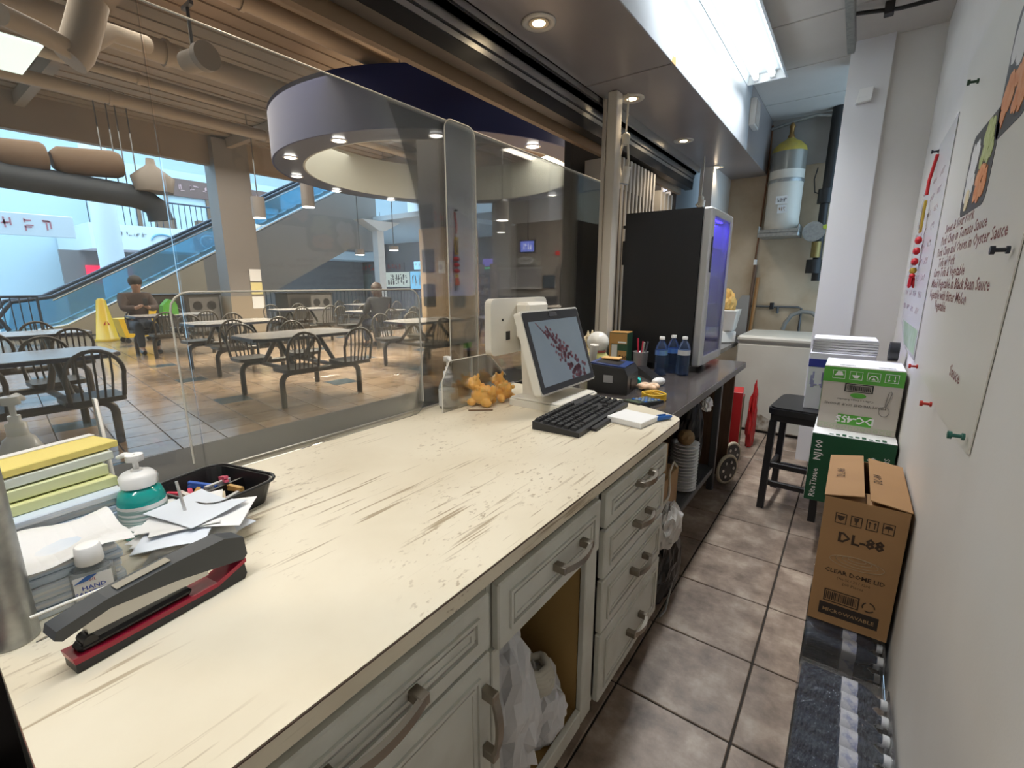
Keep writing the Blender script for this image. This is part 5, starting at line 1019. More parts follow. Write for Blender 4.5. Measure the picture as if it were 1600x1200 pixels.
def wheel(loc, rz, label):
    t = thing('cart_wheel', label, 'wheel', loc, rz); part('tyre', MB().tube([(0, .105 * math.cos(a), .118 + .105 * math.sin(a)) for a in [2 * math.pi * i / 28 for i in range(28)]], .013, 8, True), mat('tyre_cream', (.55, .48, .36), .6), t); part('hub', MB().cyl((-.012, 0, .118), (.012, 0, .118), .095, n=28), BLACK_P, t)
    for k in range(6): a = k * math.pi / 3; part('hub_rivet', MB().cyl((.0121, .06 * math.cos(a), .118 + .06 * math.sin(a)), (.016, .06 * math.cos(a), .118 + .06 * math.sin(a)), .012, n=8), ALU, t)
wheel((-.625, 3.62, 0), R(-25), 'cream-rimmed cart wheel leaning by the steel leg of the dark table'); wheel((-.66, 3.94, 0), R(-25), 'cream-rimmed cart wheel beside the red boxes by the freezer')
REDB = mat('box_red', (.42, .012, .015), .4)
t = thing('foil_box', 'tall red wrap box standing on end by the dark table', 'box', (-.70, 4.20, 0), R(8)); part('box_body', MB().bb(-.04, .04, -.12, .12, 0, .62, .003), REDB, t); part('box_edge', MB().bx(.0402, .041, .06, .12, 0, .61), mat('box_cream_edge', (.6, .48, .28), .6), t); part('barcode', MB().bx(.0402, .0412, -.08, .02, .54, .60), mat('barcode_print', (.5, .5, .5), .5, col2=(.05, .05, .05), vs=60, stretch=(.1, 1, .1)), t)
t = thing('foil_box', 'slim green wrap box standing behind the tall red one', 'box', (-.72, 4.43, 0), R(4)); part('box_body', MB().bb(-.035, .035, -.05, .05, 0, .52, .003), mat('box_olive', (.13, .15, .07), .5), t); part('box_end', MB().bb(-.035, .035, -.05, .05, .5202, .526, .001), REDB, t)
solo('red_bag', crumple((-.64, 4.66, 0), .035, .085, .30, 33, amp=.45), mat('red_film', (.50, .03, .03), .25), 'red plastic carrier bag hanging limp beside the chest freezer', 'plastic bag')
# ================================================================ chest freezer nook
FZ = mat('freezer_white', (.60, .57, .50), .4, col2=(.52, .48, .41), vs=4)
fz = thing('chest_freezer', 'old cream-white chest freezer with dirty base against the stained wall', 'chest freezer', (-.41, 5.50, 0))
part('tub', MB().bb(-.50, .60, -.38, .40, .03, .905, .012), FZ, fz); part('lid', MB().bb(-.505, .605, -.395, .41, .925, .985, .02), FZ, fz); part('lid_seal', MB().bx(-.50, .59, -.375, .40, .905, .925), mat('seal_grey', (.30, .28, .25), .6), fz); part('badge', MB().bb(.17, .27, -.384, -.381, .70, .725, .001), BLACK_P, fz); part('base_gap', MB().bx(-.49, .58, -.35, .38, 0, .03), BLACK_M, fz)
part('grime_stain', MB().prism([(-.36, .05), (-.12, .04), (-.14, .16), (-.22, .20), (-.33, .17)], 'y', -.3815, -.3805), mat('grime', (.22, .17, .12), .9, col2=(.5, .46, .4), vs=22, var=1), fz)
hs_ = [(-.62, 6.0, .985), (-.60, 6.0, 1.06), (-.55, 6.02, 1.15), (-.46, 6.03, 1.19), (-.36, 6.02, 1.18), (-.29, 6.01, 1.12), (-.26, 6.0, .985)]
solo('grey_hose', MB().tube(hs_, .022, 10), mat('hose_grey', (.22, .215, .20), .5), 'grey hose looping up behind the chest freezer', 'hose')
t = thing('gas_pipe', 'thin steel gas pipe with black valve along the stained wall', 'pipe', (-.6, 6.06, 1.2)); part('run', MB().tube([(-.98, 6.07, 1.235), (-.50, 6.07, 1.235), (-.47, 6.07, 1.22), (-.47, 6.07, .95)], .012, 8), DARK_STEEL, t, True); part('valve', MB().bb(-.78, -.74, 6.045, 6.09, 1.205, 1.28, .004), BLACK_P, t, True); part('tee', MB().cyl((-.70, 6.07, 1.16), (-.70, 6.07, 1.24), .014, n=8), DARK_STEEL, t, True)
# extinguishing tank
tk = thing('pressure_tank', 'tall worn white pressure tank with yellow shoulder strapped to the back wall', 'tank', (-.745, 5.92, 2.02)); TW_ = mat('tank_white', (.66, .62, .54), .35, col2=(.5, .45, .37), vs=5, lo=.5, hi=.75)
part('tank_body', MB().lathe([(.155, 0), (.162, .02), (.162, .62)], 28), TW_, tk); part('tank_middle', MB().lathe([(.1625, .62), (.1625, .80)], 28), mat('tank_grey', (.26, .245, .21), .3, .3), tk); part('tank_shoulder', MB().lathe([(.163, .80), (.15, .85), (.10, .90), (.05, .925), (.04, .94)], 28), mat('tank_yellow', (.50, .38, .06), .5, col2=(.3, .24, .1), vs=20), tk)
part('valve', MB().lathe([(.03, .94), (.034, .96), (.022, .98), (.022, 1.04), (.03, 1.05), (.01, 1.09)], 14), mat('brass_old', (.30, .17, .06), .4, .8), tk); part('strap', MB().lathe([(.1645, .50), (.1665, .505), (.1665, .53), (.1645, .535)], 28), GALV, tk)
part('bracket', MB().bb(-.19, .19, -.19, .16, -.045, -.002, .006).bb(-.19, -.175, -.19, .16, -.002, .07, .003).bb(.175, .19, -.19, .16, -.002, .07, .003).bb(-.175, .175, -.19, -.178, -.002, .03, .003), GALV, tk); part('back_plate', MB().bx(-.05, .05, .163, .178, 0, .9), GALV, tk)
lb2 = part('label', MB().bx(-.055, .055, -.1655, -.163, .28, .36).bx(-.03, .05, -.1655, -.163, .19, .27), PAPER, tk); o = part('label_marks', strokes(.09, .04, 6, 5, 'y', .001), INK, lb2); o.location = Vector((-.045, -.166, .30)) * S; o = part('label_marks', strokes(.06, .04, 3, 6, 'y', .001), CARD, lb2); o.location = Vector((-.02, -.166, .21)) * S
t = thing('copper_tube', 'thin copper tube running up the back wall beside the tank', 'pipe', (-.97, 6.07, 1.6)); part('tube_run', MB().tube([(-1.0, 6.088, 1.30), (-.985, 6.085, 1.72), (-.95, 6.07, 2.6), (-.95, 6.05, 3.15)], .010, 7), mat('copper_old', (.20, .09, .045), .4, .6), t, True); part('joint', MB().bb(-.995, -.965, 6.05, 6.085, 1.70, 1.76, .003), PAPER, t, True)
t = thing('black_pipe', 'thick black gas pipe with regulator beside the white column', 'pipe', (-.33, 5.98, 1.75)); part('riser', MB().cyl((-.36, 5.98, 2.42), (-.36, 5.98, 3.2), .06, n=14).cyl((-.38, 5.98, 1.66), (-.38, 5.98, 2.46), .04, n=12), BLACK_M, t, True); part('coupling', MB().cyl((-.38, 5.98, 2.30), (-.38, 5.98, 2.44), .07, n=12), BLACK_M, t, True); part('regulator', MB().cyl((-.44, 5.90, 2.02), (-.44, 6.0, 2.02), .10, n=20), GALV, t, True); part('lower_valve', MB().cyl((-.40, 5.98, 1.60), (-.40, 5.98, 1.74), .075, n=12).cyl((-.36, 5.98, 1.52), (-.36, 5.98, 1.62), .05, n=12), BLACK_M, t, True); part('sight_body', MB().cyl((-.40, 5.96, 1.76), (-.40, 5.96, 1.92), .045, n=12), mat('brass_dull', (.30, .22, .08), .4, .7), t, True); part('yellow_knob', MB().cyl((-.34, 5.88, 2.06), (-.34, 5.92, 2.06), .022, n=10), mat('knob_lime', (.45, .5, .05), .5), t, True)
part('thin_lead', MB().tube([(-.40, 5.98, 2.38), (-.48, 5.99, 2.42), (-.50, 6.0, 2.55), (-.48, 6.0, 2.66)], .006, 6), BLACK_M, t, True); part('top_cross', MB().tube([(-.95, 6.0, 3.10), (-.75, 5.98, 3.13), (-.55, 5.98, 3.16), (-.36, 5.98, 3.12)], .016, 8), GALV, t, True)
solo('broom_handle', MB().tube([(-1.03, 6.0, 0), (-.995, 6.02, .99), (-.965, 6.045, 1.70)], .018, 8), WOOD_D, 'longer dark brown broom handle leaning in the corner behind the freezer', 'broom')
solo('broom_handle', MB().tube([(-.965, 5.98, 0), (-.945, 6.0, .99), (-.925, 6.03, 1.56)], .020, 8), mat('handle_orange', (.33, .16, .05), .5), 'shorter orange-brown broom handle leaning in the corner behind the freezer', 'broom')
t = thing('grey_board', 'grey metal board with a clipped corner behind the white basin', 'board', (-1.12, 5.95, .90)); part('plate', MB().prism([(-.20, 0), (.14, 0), (.14, .46), (.06, .46), (-.10, .2)], 'y', -.008, .008), mat('plate_grey', (.30, .28, .26), .4), t); 
ss = thing('side_shelf', 'dark narrow shelf unit between the fridge and the freezer', 'shelf', (-1.13, 5.0, 0)); part('shelf_top', MB().bb(-.20, .195, -.75, .70, .86, .90, .004), DT, ss)
for x in (-.18, .175):
    for y in (-.72, .67): part('leg', MB().bb(x - .018, x + .018, y - .018, y + .018, 0, .86, .003), DARK_STEEL, ss)
bs = thing('white_basin', 'white plastic basin on the shelf behind the fridge', 'basin', (-1.06, 5.15, .9002)); part('basin', MB().lathe([(.13, .12), (.17, .33), (.185, .335), (.18, .32), (.14, .13)], 4), WHITE_P, bs); part('basin_foot', MB().bb(-.09, .09, -.09, .09, 0, .12, .01), WHITE_P, bs); bs.rotation_euler[2] = R(45)
solo('noodle_bag', crumple((-1.06, 5.15, 1.18), .09, .11, .14, 44, amp=.2), mat('noodle_yellow', (.62, .38, .10), .6, col2=(.5, .25, .06), vs=20), 'bag of yellow-brown noodles heaped in the white basin', 'bag')
solo('red_carton', MB().bb(-.05, .05, -.07, .07, 0, .16, .003), mat('carton_red', (.5, .03, .02), .5, col2=(.7, .6, .5), vs=15, lo=.55, hi=.6), 'small red carton on the shelf beside the fridge door', 'box', (-.985, 4.45, .9002), R(6))
# ceiling and wall fittings
t = thing('emergency_box', 'small white box fitting on the soffit face under the strip light', 'wall fitting', (-.945, 4.95, 2.86)); part('case', MB().bb(-.013, .035, -.10, .10, 0, .22, .004), mat('box_grey_white', (.55, .52, .48), .5), t); part('cover', MB().bb(.0352, .040, -.085, .085, .015, .205, .002), mat('box_worn', (.45, .40, .35), .6, col2=(.35, .25, .2), vs=25), t)
t = thing('ceiling_track', 'steel door track hung under the ceiling beside the white column', 'track', (-.24, 4.0, 3.1)); part('channel', MB().bx(-.265, -.225, 3.0, 4.42, 3.09, 3.10).bx(-.268, -.262, 3.0, 4.42, 3.10, 3.17).bx(-.228, -.222, 3.0, 4.42, 3.10, 3.17), GALV, t, True); part('hanger', MB().bx(-.25, -.24, 4.3, 4.33, 3.10, 3.2).bx(-.25, -.24, 3.3, 3.33, 3.10, 3.2), DARK_STEEL, t, True); part('cross_arm', MB().tube([(-.245, 3.98, 3.16), (.0, 4.05, 3.15), (.2, 4.1, 3.17)], .012, 6).bb(-.08, -.03, 4.0, 4.06, 3.12, 3.19, .004), BLACK_M, t, True)
q = P(1350, 152, 'y', 4.52); t = thing('wall_sensor', 'small white motion sensor on the white column', 'sensor', (q.x, 4.519, q.z)); part('sensor_body', MB().prism([(-.045, -.045), (.045, -.035), (.05, .05), (-.03, .045)], 'y', -.045, -.001), WHITE_B, t); part('lens', MB().bb(-.03, .02, -.047, -.0452, -.035, -.01, .001), PAPER, t)
# ================================================================ right wall: posters, pins, knot charm
POST = mat('poster_paper', (.66, .63, .56), .42); MAROON = mat('maroon_ink', (.22, .07, .06), .6)
def wallsheet(name, label, poly, x, m, curl=0): 
    ys = [p[0] for p in poly]; t = thing(name, label, 'poster', (x, sum(ys) / len(ys), min(p[1] for p in poly))); part('sheet', MB().prism(poly, 'x', x, x + .003), m, t, True); return t
pa_ = wallsheet('menu_poster', 'large cream menu poster with food trays and dish names pinned to the white wall', [(1.52, 1.09), (1.60, 1.085), (2.05, 1.075), (2.30, 1.10), (2.98, 1.13), (2.98, 2.42), (1.38, 2.42), (1.47, 1.6)], .2705, POST)
U, V = (0, -1, 0), (0, 0, 1)
for k, (s, y, z) in enumerate((('Sweet & Sour Pork', 2.72, 1.700), ('Pork Chop in Tomato Sauce', 2.78, 1.655), ('Pork Chop and Onion in Oyster Sauce', 2.84, 1.610), ('Tofu w/ Pork', 2.74, 1.565), ('Curry Tofu & Vegetable', 2.84, 1.525), ('Mixed Vegetable in Black Bean Sauce', 2.84, 1.480), ('Vegetable with Bitter Melon', 2.84, 1.435), ('Vegetable', 2.62, 1.395), ('Sauce', 1.98, 1.215))):
    text(s, .052, MAROON, pa_, (.2700, y, z), U, V, sx=1.5, bold=.012)
TRAYB = mat('print_tray_black', (.035, .03, .028), .4)
def tray_print(cy, cz, h, w, cols):
    tr_ = part('printed_tray', MB().prism([(cy + a, cz + b) for a, b in rrect(-w, w, -h, h, .05)], 'x', .2695, .2703), TRAYB, pa_, True)
    rr = random.Random(int(cy * 100)); k = 0
    for (ya, yb, za, zb), c, n in cols:
        mm = MB()
        for _ in range(n):
            y = cy + rr.uniform(ya, yb) * w; z = cz + rr.uniform(za, zb) * h; r_ = rr.uniform(.02, .042); mm.prism([(y + r_ * math.cos(a) * rr.uniform(.6, 1.2), z + r_ * math.sin(a) * rr.uniform(.6, 1.2)) for a in [i * math.pi / 4 for i in range(8)]], 'x', .2689 - .00002 * k, .2694); k += 1
        o = part('printed_food', mm, c, tr_, True); o['kind'] = 'stuff'
FD = [mat('print_rice', (.72, .70, .68), .6), mat('print_salmon', (.70, .26, .09), .6, col2=(.8, .45, .25), vs=30), mat('print_green', (.42, .47, .16), .6, col2=(.65, .66, .4), vs=30), mat('print_egg', (.75, .62, .38), .6)]
tray_print(2.20, 1.865, .135, .22, (((.25, .75, -.55, .6), FD[0], 26), ((-.75, -.1, .1, .75), FD[2], 22), ((-.75, -.1, -.7, -.15), FD[1], 18), ((.3, .6, -.75, -.6), FD[3], 3)))
tray_print(1.86, 2.07, .17, .17, (((-.6, .7, .1, .75), FD[0], 22), ((-.6, .7, -.7, -.1), FD[1], 24)))
tray_print(1.62, 2.30, .09, .10, (((-.6, .6, -.6, .6), FD[3], 12),))
pb_ = wallsheet('menu_poster', 'older plastic-covered menu sheet with faded columns and a green base, behind the knot charm', [(2.95, 1.13), (3.62, 1.135), (4.0, 1.25), (4.22, 1.5), (4.05, 2.0), (3.55, 2.23), (2.99, 2.24)], .2665, mat('poster_film', (.60, .59, .58), .25))
for j, y in enumerate((4.0, 3.75, 3.5, 3.22)):
    for i in range(9): o = part('faded_marks', strokes(.16, .03, 4, 100 + 9 * j + i), mat('faded_maroon', (.42, .30, .30), .6), pb_, True) if False else part('faded_marks', strokes(.16, .032, 4, 100 + 9 * j + i, q=.0006), mat('faded_maroon', (.42, .30, .30), .6), pb_); o.location = (Vector((.2658, y - .08, 1.34 + .085 * i)) - Vector(pb_.location) / S) * S
part('green_base', MB().prism([(3.0, 1.15), (3.6, 1.15), (3.9, 1.27), (3.0, 1.27)], 'x', .2658, .2664), mat('print_leaf', (.30, .42, .26), .6, col2=(.5, .55, .48), vs=12), pb_, True)
for k, (px, py, c, nm) in enumerate(((1531, 126, (.02, .06, .03), 'dark green'), (1580, 390, (.015, .02, .03), 'black'), (1509, 683, (.02, .12, .09), 'teal'), (1435, 573, (.5, .03, .02), 'red'), (1457, 632, (.5, .03, .02), 'red'), (1468, 236, (.02, .02, .02), 'black'))):
    q = P(px, py, 'x', .2665); t = thing('push_pin', '%s push pin holding the %s' % (nm, ('top of the large menu poster', 'edge of the large menu poster', 'lower corner of the large menu poster', 'green base of the older menu sheet', 'lower edge of the large menu poster', 'red knot charm')[k]), 'push pin', (.2665, q.y, q.z)); part('head', MB().cyl((-.034, 0, 0), (-.026, 0, 0), .010, n=10).cyl((-.026, 0, 0), (-.008, 0, 0), .005, n=8).cyl((-.008, 0, 0), (-.002, 0, 0), .009, n=10), mat('pin_%s' % nm.replace(' ', '_'), c, .35), t); part('needle', MB().cyl((-.002, 0, 0), (-.0002, 0, 0), .001, n=5), ALU, t)
KR = mat('charm_red', (.55, .008, .012), .55); KG = mat('charm_gold', (.62, .42, .06), .35, .6)
q = P(1468, 236, 'x', .2655); kc = thing('knot_charm', 'red and gold hanging knot charm with a long tassel on the white wall', 'charm', (.245, q.y, 1.47))
zt = q.z - 1.47; part('loop_cord', MB().tube([(.015, 0, zt - .015), (.0, .01, zt - .15), (0, .0, zt - .22)], .008, 6), KR, kc); part('gold_plaque', MB().bb(-.006, .006, -.024, .024, zt - .42, zt - .25, .003), KG, kc); part('plaque_mark', MB().bx(-.0072, -.0062, -.014, .014, zt - .40, zt - .28), mat('plaque_dark', (.18, .10, .02), .5), kc)
for k in range(3): part('red_knot', MB().ball((0, 0, zt - .46 - .058 * k), .034, .5, 1.3, .62, 12), KR, kc)
part('gold_bead', MB().lathe([(.012, zt - .64), (.018, zt - .625), (.012, zt - .61)], 12), KG, kc); part('red_knot', MB().ball((0, 0, zt - .655), .024, .6, 1.2, .7, 10), KR, kc)
m = MB(); rr = random.Random(2)
for k in range(26): a = rr.uniform(0, 6.28); r_ = .024 * math.sqrt(rr.random()); m.tube([(.5 * r_ * math.cos(a), r_ * math.sin(a), zt - .665), (.6 * r_ * math.cos(a), 1.3 * r_ * math.sin(a), rr.uniform(.0, .02))], .004, 5)
part('tassel', m, KR, kc)['kind'] = 'stuff'
# ================================================================ right side: stool, cartons, bottle packs
so = thing('bar_stool', 'black padded bar stool standing between the cartons and the freezer', 'stool', (-.185, 3.56, 0), R(-4)); LEA = mat('black_vinyl', (.014, .014, .016), .35)
part('cushion', MB().prism(rrect(-.17, .19, -.25, .25, .06), 'z', .668, .705).prism(rrect(-.16, .18, -.24, .24, .06), 'z', .7052, .715), LEA, so); part('seat_frame', MB().bb(-.15, .17, -.23, .23, .62, .668, .006), SBLK, so)
for x in (-1, 1):
    for y in (-1, 1): part('leg', MB().add([(x * .15 + a - .0 + (.01 if x > 0 else -.01) * 0, y * .21 + b, 0) for a, b in ((-.02, -.02), (.02, -.02), (.02, .02), (-.02, .02))] + [(x * .135 + a, y * .20 + b, .62) for a, b in ((-.02, -.02), (.02, -.02), (.02, .02), (-.02, .02))], [(0, 1, 5, 4), (1, 2, 6, 5), (2, 3, 7, 6), (3, 0, 4, 7), (3, 2, 1, 0), (4, 5, 6, 7)]), SBLK, so)
for y, z in ((-.208, .17), (.208, .17), (-.208, .30)): part('rung', MB().bb(-.122, .122, y - .012, y + .012, z, z + .035, .003), SBLK, so)
for x in (-.147, .147): part('rung', MB().bb(x - .012, x + .012, -.18, .18, .235, .27, .003), SBLK, so)
def packbottle(packs):
    """shrink-wrapped water bottles lying on their sides: every bottle a part, film around them"""
    for (y0, ny, nz, z0, x0, lb, film) in packs:
        t = thing('bottle_pack', lb, 'water pack', (x0 + .12, y0 + ny * .0385, z0)); d = .077; me = None
        for j in range(ny):
            for k in range(nz):
                o = obj('bottle', BOTM, PKB, t); o.location = Vector((.118, (j + .5 - ny / 2) * d, .0385 + k * .0745)) * S; o.rotation_euler = (0, R(-90) if False else R(90), 0); o.location.x = -.118 * S
                c = obj('label_wrap', LABM, PKL if (j * 3 + k) % 4 else PKL2, o); c2 = obj('cap', CAPM, WHITE_B, o)
        hy = ny * d / 2 + .004; hz = nz * .0745 + .008; pr_ = [(-hy, .0), (hy, 0), (hy + .002, hz * .5), (hy, hz - .012), (hy - .02, hz), (-hy + .02, hz), (-hy, hz - .012), (-hy - .002, hz * .5)]
        if film: part('shrink_film', MB().prism(pr_, 'x', -.124, .132), FILM, t)
BOTM = water_bottle_mesh().mesh('bottle'); LABM = MB().lathe([(.0386, .12), (.0386, .165)], 18).mesh('label_wrap'); CAPM = MB().lathe([(.0165, .230), (.0165, .246), (.015, .248)], 14).mesh('cap')
PKB = clear('pack_bottle_blue', (.25, .34, .48), .40, (.035, .06, .12), 2.0, .08); PKL = mat('pack_label_blue', (.025, .06, .30), .35, col2=(.5, .52, .58), vs=9, lo=.5, hi=.55); PKL2 = mat('pack_label_white', (.60, .60, .62), .4, col2=(.04, .08, .35), vs=14, lo=.52, hi=.56)
FILM = clear('shrink_film', (.92, .93, .95), .015, (.8, .85, .9), 2.2, .10)
nt_ = FILM.node_tree; n_ = nt_.nodes.new('ShaderNodeTexNoise'); n_.inputs['Scale'].default_value = 28; n_.inputs['Detail'].default_value = 5; bp_ = nt_.nodes.new('ShaderNodeBump'); bp_.inputs['Strength'].default_value = .8; bp_.inputs['Distance'].default_value = .02; nt_.links.new(n_.outputs[0], bp_.inputs['Height'])
for nd in nt_.nodes:
    if nd.type == 'BSDF_GLOSSY': nt_.links.new(bp_.outputs[0], nd.inputs['Normal'])
packbottle(((1.12, 9, 2, 0, .008, 'shrink-wrapped pack of water bottles lying on the floor along the white wall', True), (1.96, 8, 2, 0, .005, 'shrink-wrapped water pack on the floor under the clear dome lid carton', True), (2.68, 8, 2, 0, .012, 'water pack on the floor under another pack and the green napkin carton', True), (2.70, 8, 2, .16, .012, 'water pack stacked right under the green napkin carton', True)))
# clear dome lid carton
dl = thing('carton', 'tall brown carton printed DL-88 with half-open flaps on a water pack', 'box', (.132, 2.32, .1585)); DLM = mat('kraft_board', (.36, .20, .085), .7, col2=(.31, .17, .07), vs=5)
hx, hy, hh = .128, .26, .535; w = .004
part('walls', MB().bx(-hx, hx, -hy, -hy + w, 0, hh).bx(-hx, hx, hy - w, hy, 0, hh).bx(-hx, -hx + w, -hy + w, hy - w, 0, hh).bx(hx - w, hx, -hy + w, hy - w, 0, hh).bx(-hx + w, hx - w, -hy + w, hy - w, 0, w), DLM, dl)
for s in (-1, 1):
    m = MB().bx(-.004, hx - .008 if s < 0 else hx - .008, -hy, hy, 0, .0035) ; an = R(-11 if s < 0 else -7)
    m.rot(Matrix.Rotation(an, 4, 'Y'))
    if s > 0: m.rot(Matrix.Rotation(math.pi, 4, 'Z'))
    m.rot(Matrix.Translation((s * hx * .995, 0, hh + .002))); f_ = part('top_flap', m, DLM, dl)
    cx = s * .062; zz = hh + .002 + .066 * math.tan(abs(an)) + .0042
    text('DL-88', .042, BROWN_INK, dl, (cx - .012, -.06, zz + .002), (0, 1, 0), (-1, 0, s * .18), 'LEFT', world=False)
part('inner_flap', MB().bx(-hx + w, hx - w, -hy + w, -hy + .12, hh - .006, hh - .003), DLM, dl)
yf = -hy - .0008
for i in range(4):
    x = -.088 + .048 * i; part('handling_mark', MB().bx(x, x + .036, yf - .0004, yf, .435, .438).bx(x, x + .036, yf - .0004, yf, .475, .478).bx(x, x + .003, yf - .0004, yf, .438, .475).bx(x + .033, x + .036, yf - .0004, yf, .438, .475), BROWN_INK, dl)
    g = MB(); c = x + .018
    if i == 0: g.prism([(c - .013, .468), (c + .013, .468), (c + .008, .452), (c, .446), (c - .008, .452)], 'y', yf - .0004, yf)
    elif i == 1: g.prism([(c - .008, .472), (c + .008, .472), (c + .006, .458), (c + .002, .454), (c + .002, .446), (c + .007, .444), (c - .007, .444), (c - .002, .446), (c - .002, .454), (c - .006, .458)], 'y', yf - .0004, yf)
    elif i == 2:
        for d_ in (-.008, .008): g.bx(c + d_ - .0015, c + d_ + .0015, yf - .0004, yf, .444, .464).prism([(c + d_ - .005, .463), (c + d_ + .005, .463), (c + d_, .471)], 'y', yf - .0004, yf)
    else: g.prism([(c - .014, .457), (c + .014, .457), (c + .009, .467), (c, .470), (c - .009, .467)], 'y', yf - .0004, yf).bx(c - .001, c + .001, yf - .0004, yf, .444, .457)
    part('handling_icon', g, BROWN_INK, dl)
X, Z = (1, 0, 0), (0, 0, 1)
text('DL-88', .056, BROWN_INK, dl, (0, yf - .0004, .362), X, Z, 'CENTER', world=False, bold=.03)
RINGC = mat('print_pale', (.42, .30, .18), .7); m = MB()
for r_, zz in ((.085, .285), (.066, .29), (.046, .296), (.028, .301)): m.tube([(r_ * math.cos(a), yf - .0003, zz + .30 * r_ * math.sin(a)) for a in [2 * math.pi * i / 28 for i in range(28)]], .0013, 4, True)
part('lid_picture', m, RINGC, dl)
text('CLEAR DOME LID', .024, BROWN_INK, dl, (0, yf - .0004, .225), X, Z, 'CENTER', world=False, bold=.02); text('(9in-22 / 32 / 12in)', .014, BROWN_INK, dl, (0, yf - .0004, .203), X, Z, 'CENTER', world=False); text('200 Pieces', .016, BROWN_INK, dl, (0, yf - .0004, .182), X, Z, 'CENTER', world=False)
m = MB(); x = -.078; rr = random.Random(9)
while x < .022: ww = rr.choice((.0015, .003, .0045)); m.bx(x, x + ww, yf - .0004, yf, .105, .140); x += ww + rr.choice((.0015, .0025))
m.bx(-.085, -.080, yf - .0004, yf, .10, .145).bx(.024, .029, yf - .0004, yf, .10, .145).bx(-.085, .029, yf - .0004, yf, .145, .149).bx(-.085, .029, yf - .0004, yf, .096, .10); o = part('barcode', m, BROWN_INK, dl); o['kind'] = 'stuff'
g = MB()
for k in range(3): a = 2 * math.pi * k / 3; g.tube([(.058 + .019 * math.cos(a + b), yf - .0003, .122 + .019 * math.sin(a + b)) for b in (0, .4, .8, 1.2, 1.5)], .0025, 4)
part('recycling_mark', g, BROWN_INK, dl); part('black_band', MB().bx(-.095, .095, yf - .0004, yf, .035, .088), mat('band_black', (.03, .02, .015), .7), dl); text('MICROWAVABLE', .0215, mat('band_letter', (.36, .22, .10), .7), dl, (0, yf - .0009, .052), X, Z, 'CENTER', world=False, bold=.01)
# napkin carton
nj = thing('carton', 'dark green and white napkin carton printed NJ100 on the water packs', 'box', (.08, 3.10, .3185)); NG = mat('napkin_green', (.008, .085, .038), .45)
part('carton_body', MB().bb(-.175, .185, -.195, .195, 0, .385, .003), NG, nj); part('white_top', MB().bb(-.174, .184, -.194, .194, .3852, .388, .001), PAPER, nj); part('white_side', MB().prism([(-.194, 0), (.194, 0), (.194, .384), (-.194, .384)], 'x', -.1765, -.1752), PAPER, nj)
text('NJ100', .046, PAPER, nj, (-.125, -.1958, .235), (0, 0, 1), (-1, 0, 0), world=False, bold=.02); text('RiteTissue', .040, PAPER, nj, (-.128, -.1958, .02), (0, 0, 1), (-1, 0, 0), world=False, bold=.01); text('5000', .066, PAPER, nj, (.120, -.1958, .17), (0, 0, 1), (-1, 0, 0), world=False, bold=.02); text('NAPKINS', .034, PAPER, nj, (.165, -.1958, .17), (0, 0, 1), (-1, 0, 0), world=False)
m = MB(); rr = random.Random(31)
for k in range(9): m.bx(-.10 + .028 * k, -.082 + .028 * k, -.185, -.165 + .01 * (k % 3), .3882, .3887)
part('top_print', m, NG, nj)['kind'] = 'stuff'
# spoon carton, upside down
dc = thing('carton', 'green and white soup spoon carton lying upside down on the napkin carton', 'box', (.078, 3.20, .7075)); LG = mat('spoon_green', (.10, .40, .05), .45); SW_ = mat('spoon_beige', (.56, .52, .46), .55)
part('carton_body', MB().bb(-.165, .18, -.16, .16, 0, .35, .003), SW_, dc); part('green_band', MB().bx(-.1655, .1805, -.1612, -.1602, .265, .347), LG, dc); part('green_side', MB().bx(-.1662, -.1652, -.16, .16, .10, .347), LG, dc); part('white_top', MB().bb(-.164, .179, -.159, .159, .3502, .3525, .001), PAPER, dc)
yf = -.1616; UX, UZ = (-1, 0, 0), (0, 0, -1); GL = mat('pale_green_print', (.38, .55, .28), .5)
text('DC-455', .052, PAPER, dc, (.0, yf - .0012, .082), UX, UZ, 'CENTER', world=False, bold=.03); part('name_block', MB().bx(-.075, .075, yf - .0006, yf, .034, .09), LG, dc)
text('HEAVY WEIGHT SOUP SPOONS', .019, INK, dc, (-.01, yf - .0006, .152), UX, UZ, 'CENTER', world=False); text('Cuillers a Soupe Robustes', .015, INK, dc, (-.01, yf - .0006, .178), UX, UZ, 'CENTER', world=False)
part('oval_logo', MB().prism([(.035 * math.cos(a), .20 + .014 * math.sin(a)) for a in [2 * math.pi * i / 20 for i in range(20)]], 'y', yf - .0006, yf), LG, dc)
m = MB(); x = -.055
while x < .05: ww = rr.choice((.0015, .003, .004)); m.bx(x, x + ww, yf - .0006, yf, .226, .254); x += ww + rr.choice((.0015, .0025))
m.bx(-.064, -.058, yf - .0006, yf, .222, .258).bx(.054, .060, yf - .0006, yf, .222, .258).bx(-.064, .06, yf - .0006, yf, .258, .262).bx(-.064, .06, yf - .0006, yf, .218, .222); part('barcode', m, INK, dc)['kind'] = 'stuff'
